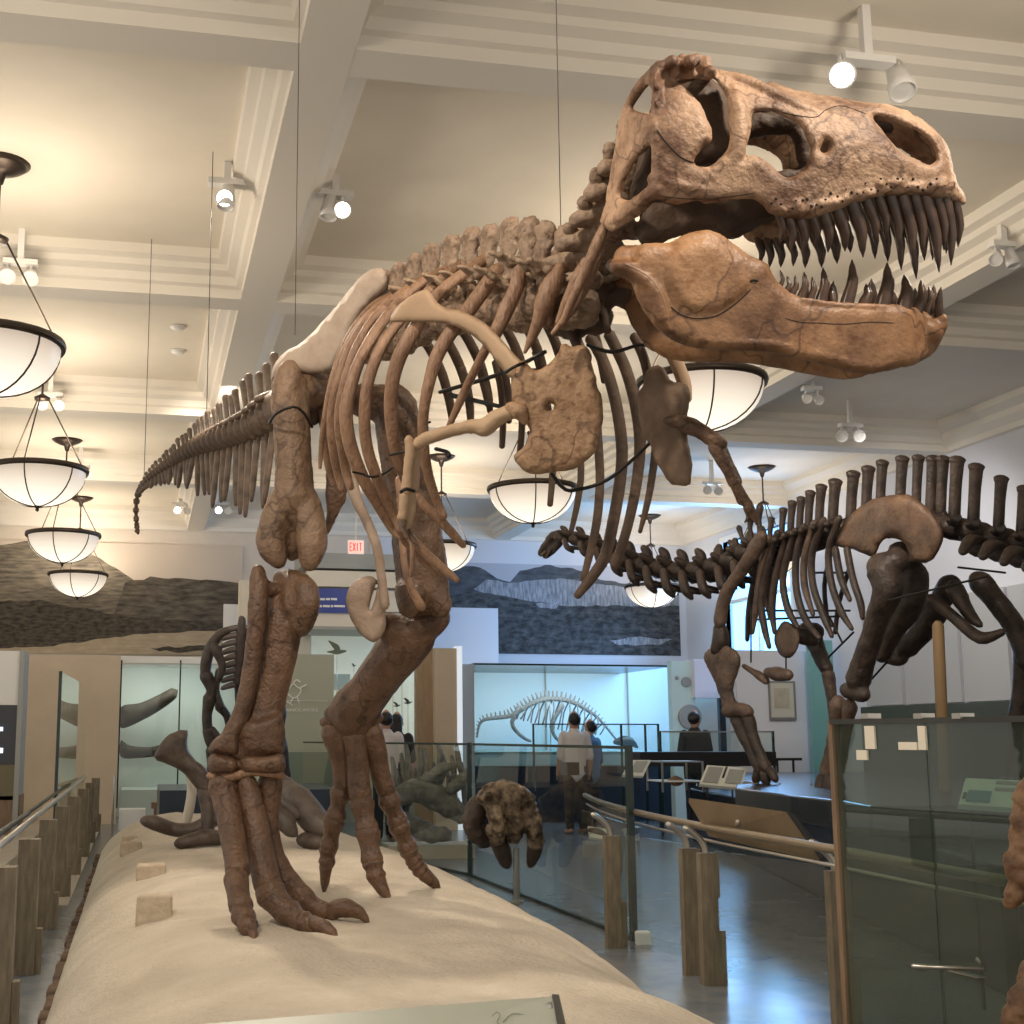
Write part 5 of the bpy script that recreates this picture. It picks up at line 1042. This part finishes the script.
# ------------------------------------------------------------------ small pale skeleton in the blue case
w_bone = mat('pale_grey_bone', (.10, .105, .11), .6, c2=(.22, .225, .23), scale=20)
sm = thing('small_skeleton', 'small pale grey four legged skeleton with curled tail in the blue case', 'dinosaur skeleton', atY(550, 752, 25.4))
YS = 25.4
sp = [(477,737),(479,726),(484,720),(496,718),(510,716),(521,710),(531,704),(542,700),(553,699),(565,700),(577,704),(587,710),(597,717),(606,727),(614,737),(622,745)]
P, V = crom([atY(x, y, YS) for x, y in sp], [(1, 1)]*len(sp), 3)
for i, p in enumerate(P[:-1]):
    q = P[i+1]; t = i/len(P); r = .02+.035*math.sin(PI*min(1, t*1.15)); u = Vector((-(q-p).z, 0, (q-p).x)).normalized()
    mb = MB().tube([p, q.lerp(p, .25)], r, 7, 1); mb.tube([p, p+u*(r+.10*math.sin(PI*min(1, t*1.1))+.01)], [r*.5, r*.35], 5, 1); mb.build('backbone_joint', w_bone, sm)
for i in range(12):
    k = 16+i*2
    if k < len(P): p = P[k]; h = .5*math.sin(PI*(i+1)/13)+.1
    for s in (-1, 1): MB().tube([p, p+Vector((-.05, s*.2, -h*.4)), p+Vector((-.12, s*.14, -h))], .016, 5, 2).build('rib', w_bone, sm)
for s in (-.18, .18):
    for pts in ([(519,708),(512,722),(516,731),(524,738),(530,741)], [(562,706),(556,716),(552,728),(556,738),(563,743)]): MB().tube([atY(x, y, YS+s) for x, y in pts], [.06, .045, .04, .035, .03], 8, 2).build('leg', w_bone, sm)
mb = MB().tube([atY(x, y, YS) for x, y in ((616,742),(624,741),(631,742),(637,747))], [.06, .11, .09, .03], 9, 2); mb.build('skull', mat('dark_skull', (.05, .05, .055), .5), sm)
MB().tube([atY(550, 703, YS), Vector((atY(550, 703, YS).x, YS, atY(550, 752, YS).z))], .012, 6, 1).build('support_rod', m_steel, sm)
# ------------------------------------------------------------------ dark skeleton seen end on behind the legs
dk = thing('dark_skeleton', 'upright dark skeleton seen end on behind the tyrannosaur near shin', 'dinosaur skeleton', W(240, 786, 19.2))
d_bone = mat('dark_skeleton_bone', (.03, .022, .018), .45, c2=(.08, .06, .05), scale=8, bump=.3); d_rib = mat('dark_skeleton_rib', (.12, .095, .085), .45)
J = lambda x, y: (190+.293*x, 560+.293*y)
def db(name, pts, r, m=d_bone, d=19.2): return MB().px([J(x, y)+(d, (r if not isinstance(r, list) else r[i])) for i, (x, y) in enumerate(pts)], segs=8).build(name, m, dk)
db('backbone', [(178,205),(176,260),(172,340),(165,420)], [4, 6, 6, 5]); db('backbone', [(175,200),(180,215)], 3, d_rib)
for k in range(9):
    y = 235+k*24; db('rib', [(172, y-4), (140, y), (112, y+10)], [3.4, 3.2, 2.4], d_rib); db('rib', [(176, y-4), (205, y), (230, y+12)], [3.4, 3.2, 2.4], d_rib)
db('shoulder_blade', [(140,235),(100,255),(70,300),(55,350),(52,400)], [3, 5, 6, 6, 5]); db('upper_arm', [(55,395),(75,440),(70,470)], [7, 6, 6]); db('forearm', [(68,470),(58,530),(60,575)], [7, 5, 5]); db('hand', [(62,580),(72,620),(88,655)], [6, 6, 4]); db('hand', [(75,580),(95,610),(92,640)], [4, 4, 3])
db('upper_arm', [(100,380),(90,440),(105,500)], [4, 3, 4]); db('forearm', [(100,500),(125,530),(130,560)], [5, 4, 3], d_bone, 19.6); db('shoulder_blade', [(85,300),(110,360),(100,400)], [5, 4, 4], d_bone, 19.0)
db('leg', [(290,470),(310,520),(305,580),(318,640),(322,690)], [6, 6, 5, 5, 5], d_bone, 19.9); db('foot', [(322,690),(328,735),(330,765)], [5, 5, 4], d_bone, 19.9)
for k in range(6): db('rib', [(285, 520+k*22), (310, 524+k*22)], 2.2, d_rib, 19.7)
db('leg', [(70,650),(75,700),(72,770)], [5, 5, 5], d_bone, 19.3); db('leg', [(165,430),(170,560),(172,700),(170,770)], [4, 4, 4, 4], d_bone, 19.5)
z = EYE-.66; p = W(240, 786, 19.3); one('skeleton_stand', 'dark stand under the end on dark skeleton behind the mound', 'platform', MB().box((p.x-1.2, 18.45, 0), (p.x+1.3, 20.8, z-.075)), m_navy)
# ------------------------------------------------------------------ prey bones lying on the mound
m_prey = mat('prey_bone', (.045, .03, .022), .5, c2=(.11, .08, .06), scale=6, bump=.3); m_prey2 = mat('prey_bone_grey', (.06, .047, .038), .5, c2=(.12, .095, .078), scale=5, bump=.3)
def on_mound(x, y): return dep(drop(x, y))
dd = on_mound(205, 845)
o = rough(MB().pillow([(154,757),(160,744),(170,734),(180,730),(187,731),(188,745),(192,757),(203,766),(210,775),(212,790),(205,796),(197,790),(188,778),(176,768),(163,762)], lambda x, y: dd+.1, .06, 8, 4).build('fan_bone', m_prey), .03, .1); tag(o, 'dark fan shaped bone propped up behind the tyrannosaur near ankle', 'bone')
mb = MB().px([(205,792,dd+.1,8),(208,815,dd+.05,7),(205,840,dd,9)]); tag(mb.build('upright_bone', m_prey), 'short upright dark bone under the fan shaped bone', 'bone')
mb = MB().px([(146,821,dd-.1,6),(155,823,dd-.1,7.5),(172,829,dd,7),(190,830,dd,7),(205,824,dd+.05,7),(218,818,dd+.1,7)]); tag(mb.build('curved_bone', m_prey), 'long dark curved bone pointing left on the mound', 'bone')
mb = MB().px([(180,843,dd-.3,6),(192,840,dd-.25,7),(206,837,dd-.2,8),(220,838,dd-.1,7)]); tag(mb.build('stub_bone', m_prey), 'short dark bone lying under the curved bone', 'bone')
d2 = on_mound(318, 850)
mb = MB().px([(274,778,d2+.6,9),(287,790,d2+.4,12),(300,802,d2+.2,15),(314,820,d2+.05,15),(322,828,d2,13)]); o = remesh(mb.build('thick_bone', m_prey2), .02, 2, .02, .1); tag(o, 'thick grey brown limb bone behind the tyrannosaur near shin', 'bone')
mb = MB().px([(304,840,d2-.05,8),(318,842,d2-.1,8)]); tag(mb.build('round_bone', m_prey), 'dark round bone end below the thick limb bone', 'bone')
mb = MB().px([(274,812,d2-.1,10),(285,822,d2-.1,10),(292,832,d2-.1,7)]); mb.px([(278,800,d2,7),(296,815,d2,6)]); o = rough(mb.build('vertebra_block', m_prey2), .06, .08); tag(o, 'lumpy dark vertebrae lying between the toes and the thick limb bone', 'bone')
mb = MB().px([(186,822,dd+.4,5),(190,805,dd+.4,5),(192,785,dd+.45,5),(188,768,dd+.45,4)]); tag(mb.build('pale_support', mat('pale_plaster', (.6, .55, .46), .8)), 'pale curved support behind the fan shaped bone', 'support')
# small stones
m_stone = mat('tan_stone', (.46, .37, .27), .9, c2=(.56, .46, .35), scale=14, bump=.4)
for x, y, sx, sz, lb in ((131, 853, .10, .05, 'small tan stone farthest back on the left of the mound'), (151, 878, .11, .05, 'tan stone in the middle of the left mound slope'), (154, 921, .105, .07, 'blocky tan stone nearest on the left mound slope'), (643, 944, .06, .045, 'small white block at the right rim of the mound'), (130, 842, .08, .03, 'flat pinkish stone just behind the farthest tan stone')):
    p = drop(x, y); mb = MB(); mb.box((p.x-sx, p.y-sx*.7, p.z-.03), (p.x+sx, p.y+sx*.7, p.z+sz*2.2)); o = mb.build('stone', m_stone if x < 600 else m_white, None, False); b = bevel(o, .02, 3); rough(o, .03, .12); tag(o, lb, 'stone', 'loose stones on the mound')
# ------------------------------------------------------------------ skull on a pole behind the glass barrier
cs = thing('mounted_skull', 'weathered brown fossil skull on a grey pole behind the clear glass', 'skull', (*W(510, 880, 12.9).xy, 0))
c_b = mat('weathered_skull_bone', (.07, .045, .028), .4, c2=(.46, .34, .22), scale=9, bump=.6, bscale=40, contrast=(.42, .7)); D = 12.6
mb = MB().px([(487,796,D,10),(500,792,D,12),(515,796,D,13),(527,806,D+.1,11)]); mb.px([(490,800,D-.1,9),(496,815,D-.2,9),(500,830,D-.2,7)]); mb.px([(505,800,D,14),(512,820,D,14),(514,836,D,9)]); mb.px([(528,808,D+.1,10),(533,825,D,9),(536,842,D,9)])
mb.px([(492,830,D-.1,7),(498,838,D-.1,8)]); mb.px([(488,796,D-.2,5),(478,800,D-.1,3)]); mb.px([(520,795,D,6),(530,798,D,5)])
remesh(mb.build('cranium', c_b, cs), .016, 1, .07, .07)
for q in ([(497,838,9),(502,850,9),(506,862,7)], [(536,840,8),(534,852,8),(531,863,5)]): MB().px([(a, b, D+.05, r) for a, b, r in q]).build('jaw', m_prey, cs)
mb = MB().px([(478,806,D+.2,12),(474,825,D+.2,12),(484,840,D+.2,9)]); remesh(mb.build('neck_frill', m_prey, cs), .018, 1, .05, .08)
p = W(516, 850, D+.05); MB().tube([Vector((p.x, p.y, 0)), p], .032, 10, 1).build('pole', m_grey, cs); MB().lathe((p.x, p.y, 0), [(.06, 0), (.06, .02), (.03, .03)], 20).build('foot_plate', m_grey, cs)
# horn piece on a bracket and label
t = thing('horn_fossil', 'dark curved horn mounted beside a small white label behind the railing', 'fossil', (*W(598, 870, 11.5).xy, 0))
MB().px([(590,830,11.5,2.5),(600,833,11.5,4),(608,842,11.5,4),(612,858,11.5,3)], segs=9).build('horn', m_prey, t); q = W(603, 870, 11.5); MB().tube([W(604, 837, 11.52), Vector((*W(604, 837, 11.52).xy, 0))], .012, 6, 1).build('stand', m_steel, t)
q = [W(588,826,11.6), W(606,829,11.6), W(609,840,11.4), W(590,837,11.4)]; MB().prism(q, (0, .02, -.02)).build('label_card', m_paper, t, False)
# fossil group behind the left glass pane: grey toothed mount
t = thing('grey_fossil_mount', 'big grey fossil skeleton heap blurred behind the clear glass by the far toes', 'fossil', (*W(430, 850, 14.5).xy, 0))
g_b = mat('grey_fossil_bone', (.13, .115, .095), .7, c2=(.26, .235, .2), scale=9, bump=.4)
for i in range(16):
    x = 392+i*4.6; y = 770+14*math.sin(i*1.7); mb = MB().px([(x, y-12, 17.5, 2), (x+2, y+2, 17.4, 3), (x+6*math.sin(i), y+30+8*math.sin(i*2.1), 17.3, 2.5)], segs=7); mb.build('rib', g_b, t)
for q in ([(395,800,10),(415,790,12),(440,800,13),(462,815,9)], [(405,820,9),(425,832,10),(445,835,8)], [(425,780,6),(440,770,6),(455,765,4)], [(450,790,7),(462,780,6),(468,770,3)]): remesh(MB().px([(a, b, 17.2, r) for a, b, r in q]).build('bone', g_b, t), .03, 1, .08, .12)
z = W(430, 845, 17.2); MB().box((z.x-.55, z.y-.1, 0), (z.x+.6, z.y+.6, z.z)).build('base', m_sand, t, False)
# fossil skull cut by the right edge of the frame
t = thing('edge_fossil', 'rusty brown fossil skull cut off by the right photo edge', 'fossil', (*W(1030, 1000, 4.6).xy, 0))
f_b = mat('rusty_fossil_bone', (.10, .045, .02), .5, c2=(.34, .19, .095), scale=10, bump=.6, bscale=30)
mb = MB().px([(1040,800,4.6,26),(1036,840,4.6,24),(1026,868,4.6,19),(1018,890,4.6,12),(1010,903,4.6,6)]); mb.px([(1060,860,4.6,30),(1075,930,4.6,36),(1062,1000,4.6,34)]); mb.px([(1050,985,4.5,30),(1030,1005,4.5,22),(1018,1028,4.5,18)]); mb.px([(1012,852,4.6,5),(1008,875,4.6,5)])
mb.px([(1085,880,4.5,14),(1070,820,4.4,9),(1060,775,4.35,3)]); mb.px([(1105,900,4.8,14),(1110,840,4.85,9),(1108,790,4.9,3)])
fr_ = remesh(mb.build('cranium', f_b, t), .012, 2, .05, .05)
MB().ball(W(1066,925,4.42), (.06,.05,.06)).build('eye_socket', m_groove, fr_); p = W(1075, 950, 4.6); MB().tube([p, Vector((p.x, p.y, 0))], .03, 8, 1).build('pole', m_dark, t)  # dark ball stands for a hollow, its shade put into the colour
# ------------------------------------------------------------------ visitors
skin = mat('skin', (.42, .24, .16), .6); hairm = mat('dark_hair', (.012, .010, .009), .5)
def person(label, px, y_head, Y, turn, shirt, trousers, hair='short', arms='down', zf=0):
    p = atY(px, y_head, Y); H = p.z-zf; k = H/1.75; base_ = Vector((p.x, Y, zf)); t = thing('person', label, 'person', base_)
    Mz = Matrix.Rotation(turn, 3, 'Z')
    def q(x, y, z): return base_+Mz @ Vector((x*k, y*k, z*k))
    b = MB()
    b.tube([q(0,0,.88), q(0,.01,1.0), q(0,.0,1.2), q(0,.01,1.38), q(0,.0,1.45)], [(.10*k,.155*k),(.095*k,.14*k),(.11*k,.16*k),(.10*k,.17*k),(.06*k,.10*k)], 12, 3, ref=Mz @ Vector((0,1,0)))
    b.tube([q(0,0,1.42), q(0,-.01,1.52)], .052*k, 8, 1); b.tube([q(0,-.01,1.50), q(0,-.015,1.57), q(0,-.01,1.66), q(0,0,1.71)], [.05*k, .075*k, .085*k, .06*k], 12, 3)
    b.ball(q(0,-.10,1.60), .016*k)
    for s in (-1, 1):
        b.tube([q(s*.09,0,.92), q(s*.10,-.01,.5), q(s*.10,.01,.09)], [.085*k, .058*k, .042*k], 9, 3); b.tube([q(s*.10,.04,.05), q(s*.10,-.06,.05), q(s*.105,-.16,.035)], [.04*k, .042*k, .03*k], 8, 2)
        if arms == 'down' : ch = [q(s*.18,0,1.40), q(s*.23,.02,1.14), q(s*.24,-.06,.90)]
        else: ch = [q(s*.18,0,1.40), q(s*.22,-.02,1.13), q(s*.12,-.26,1.18)]
        b.tube(ch, [.052*k, .042*k, .032*k], 8, 3); d = (ch[2]-ch[1]).normalized(); h = ch[2]+d*.04*k
        b.ball(h, (.03*k, .03*k, .045*k)); w = d.orthogonal().normalized()
        for f in range(4): b.tube([h+w*(f-1.5)*.016*k, h+w*(f-1.5)*.018*k+d*(.11-.01*abs(f-1.3))*k], .008*k, 6, 1)
        b.tube([h-w*.03*k, h-w*.05*k+d*.06*k], .009*k, 6, 1); b.ball(q(s*.085,0,1.60), (.012*k, .02*k, .03*k))
    remesh(b.build('body', skin, t), .012*k, 1)
    sh = MB(); sh.tube([q(0,0,.86), q(0,.01,1.0), q(0,.0,1.2), q(0,.01,1.38), q(0,.0,1.46)], [(.125*k,.18*k),(.115*k,.165*k),(.13*k,.185*k),(.12*k,.19*k),(.07*k,.10*k)], 12, 3, ref=Mz @ Vector((0,1,0)))
    for s in (-1, 1): sh.tube([q(s*.17,0,1.41), q(s*.215,.01,1.2), q(s*.228,.015,1.1)], [.07*k, .06*k, .056*k], 9, 3)
    remesh(sh.build('shirt', shirt, t), .014*k, 2)
    tr = MB()
    for s in (-1, 1): tr.tube([q(s*.085,0,.95), q(s*.10,-.005,.5), q(s*.10,.01,.1)], [.105*k, .075*k, .062*k], 9, 3)
    remesh(tr.build('trousers', trousers, t), .014*k, 1)
    ha = MB(); ha.ball(q(0,.02,1.645), (.095*k, .105*k, .10*k))
    if hair == 'long': ha.tube([q(0,.05,1.66), q(0,.085,1.52), q(0,.10,1.38), q(0,.10,1.28)], [(.06*k,.09*k),(.05*k,.105*k),(.045*k,.11*k),(.02*k,.07*k)], 10, 3, ref=Mz @ Vector((0,1,0)))
    remesh(ha.build('hair', hairm, t), .014*k, 1)
    return t
m_shw = mat('white_shirt', (.62, .58, .58), .8); m_shb = mat('blue_shirt', (.06, .17, .32), .8); m_shk = mat('black_jacket', (.012, .012, .013), .7); m_jean = mat('dark_trousers', (.02, .022, .03), .8)
person('visitor in a white shirt seen from behind by the bird case', 386, 711, 19.8, PI, m_shw, m_jean)
person('visitor with long dark hair in black beside the bird case', 397, 713, 20.2, PI-.5, m_shk, m_jean, 'long')
person('visitor in a white shirt looking at the small pale skeleton', 574, 712, 21.0, PI, m_shw, m_jean)
person('visitor in a blue top beside the white shirted visitor', 590, 720, 21.4, PI+.6, m_shb, m_jean)
person('visitor in dark clothes standing before the white portal', 694, 711, 21.2, PI-.8, m_shk, m_jean, 'short', 'bent')
# ------------------------------------------------------------------ room lighting: ceiling spotlights, added fill lamps and the window
def spotlamp(px, d, tgt, e, ang=50, col=(1, .84, .66)):
    c = W(px[0], px[1], d); o = light('SPOT', 'spot_beam', c, e, col, spot_size=math.radians(ang), spot_blend=.6, shadow_soft_size=.06); aim(o, tgt); return o
k1 = light('SPOT', 'spot_beam', (-1.4, 2.6, 5.95), 700, (1, .88, .74), spot_size=math.radians(62), spot_blend=.7, shadow_soft_size=.15); aim(k1, (1.3, 6.2, 2.9))
k2 = light('SPOT', 'spot_beam', (3.6, 2.4, 5.95), 600, (1, .88, .74), spot_size=math.radians(62), spot_blend=.7, shadow_soft_size=.15); aim(k2, (1.4, 5.6, 3.0))
k3 = light('SPOT', 'spot_beam', (.3, 10.3, 6.0), 500, (1, .86, .70), spot_size=math.radians(80), spot_blend=.7, shadow_soft_size=.1); aim(k3, (1.3, 7.5, .6))
k4 = light('SPOT', 'spot_beam', (5.5, 10, 6.0), 420, (1, .88, .76), spot_size=math.radians(60), spot_blend=.7, shadow_soft_size=.15); aim(k4, (8.6, 14.2, 3.2))
k5 = light('SPOT', 'spot_beam', (1.0, 16, 6.0), 500, (1, .86, .72), spot_size=math.radians(70), spot_blend=.7, shadow_soft_size=.15); aim(k5, (1.2, 27.5, 3))
aim(light('AREA', 'window_daylight', (XR-.1, 24.4, 4.4), 360, (.24, .54, 1), shape='RECTANGLE', size=3.0, size_y=2.6), (4, 22, 2))
wall_fill = light('SPOT', 'spot_beam', (9.6, 15.2, 5.9), 380, (1, .95, .92), spot_size=math.radians(85), spot_blend=.9, shadow_soft_size=.2); aim(wall_fill, (12.3, 18.5, 3.0))  # added spot to brighten the right wall, no fixture built for it
for x in (-1.31, 5.02): light('POINT', 'pendant_bulb', (x, 5.4, RIMZ+.12), 75, (1, .87, .70), shadow_soft_size=.35)   # unseen bulbs added to brighten the near ceiling, in line with the bowl lamps
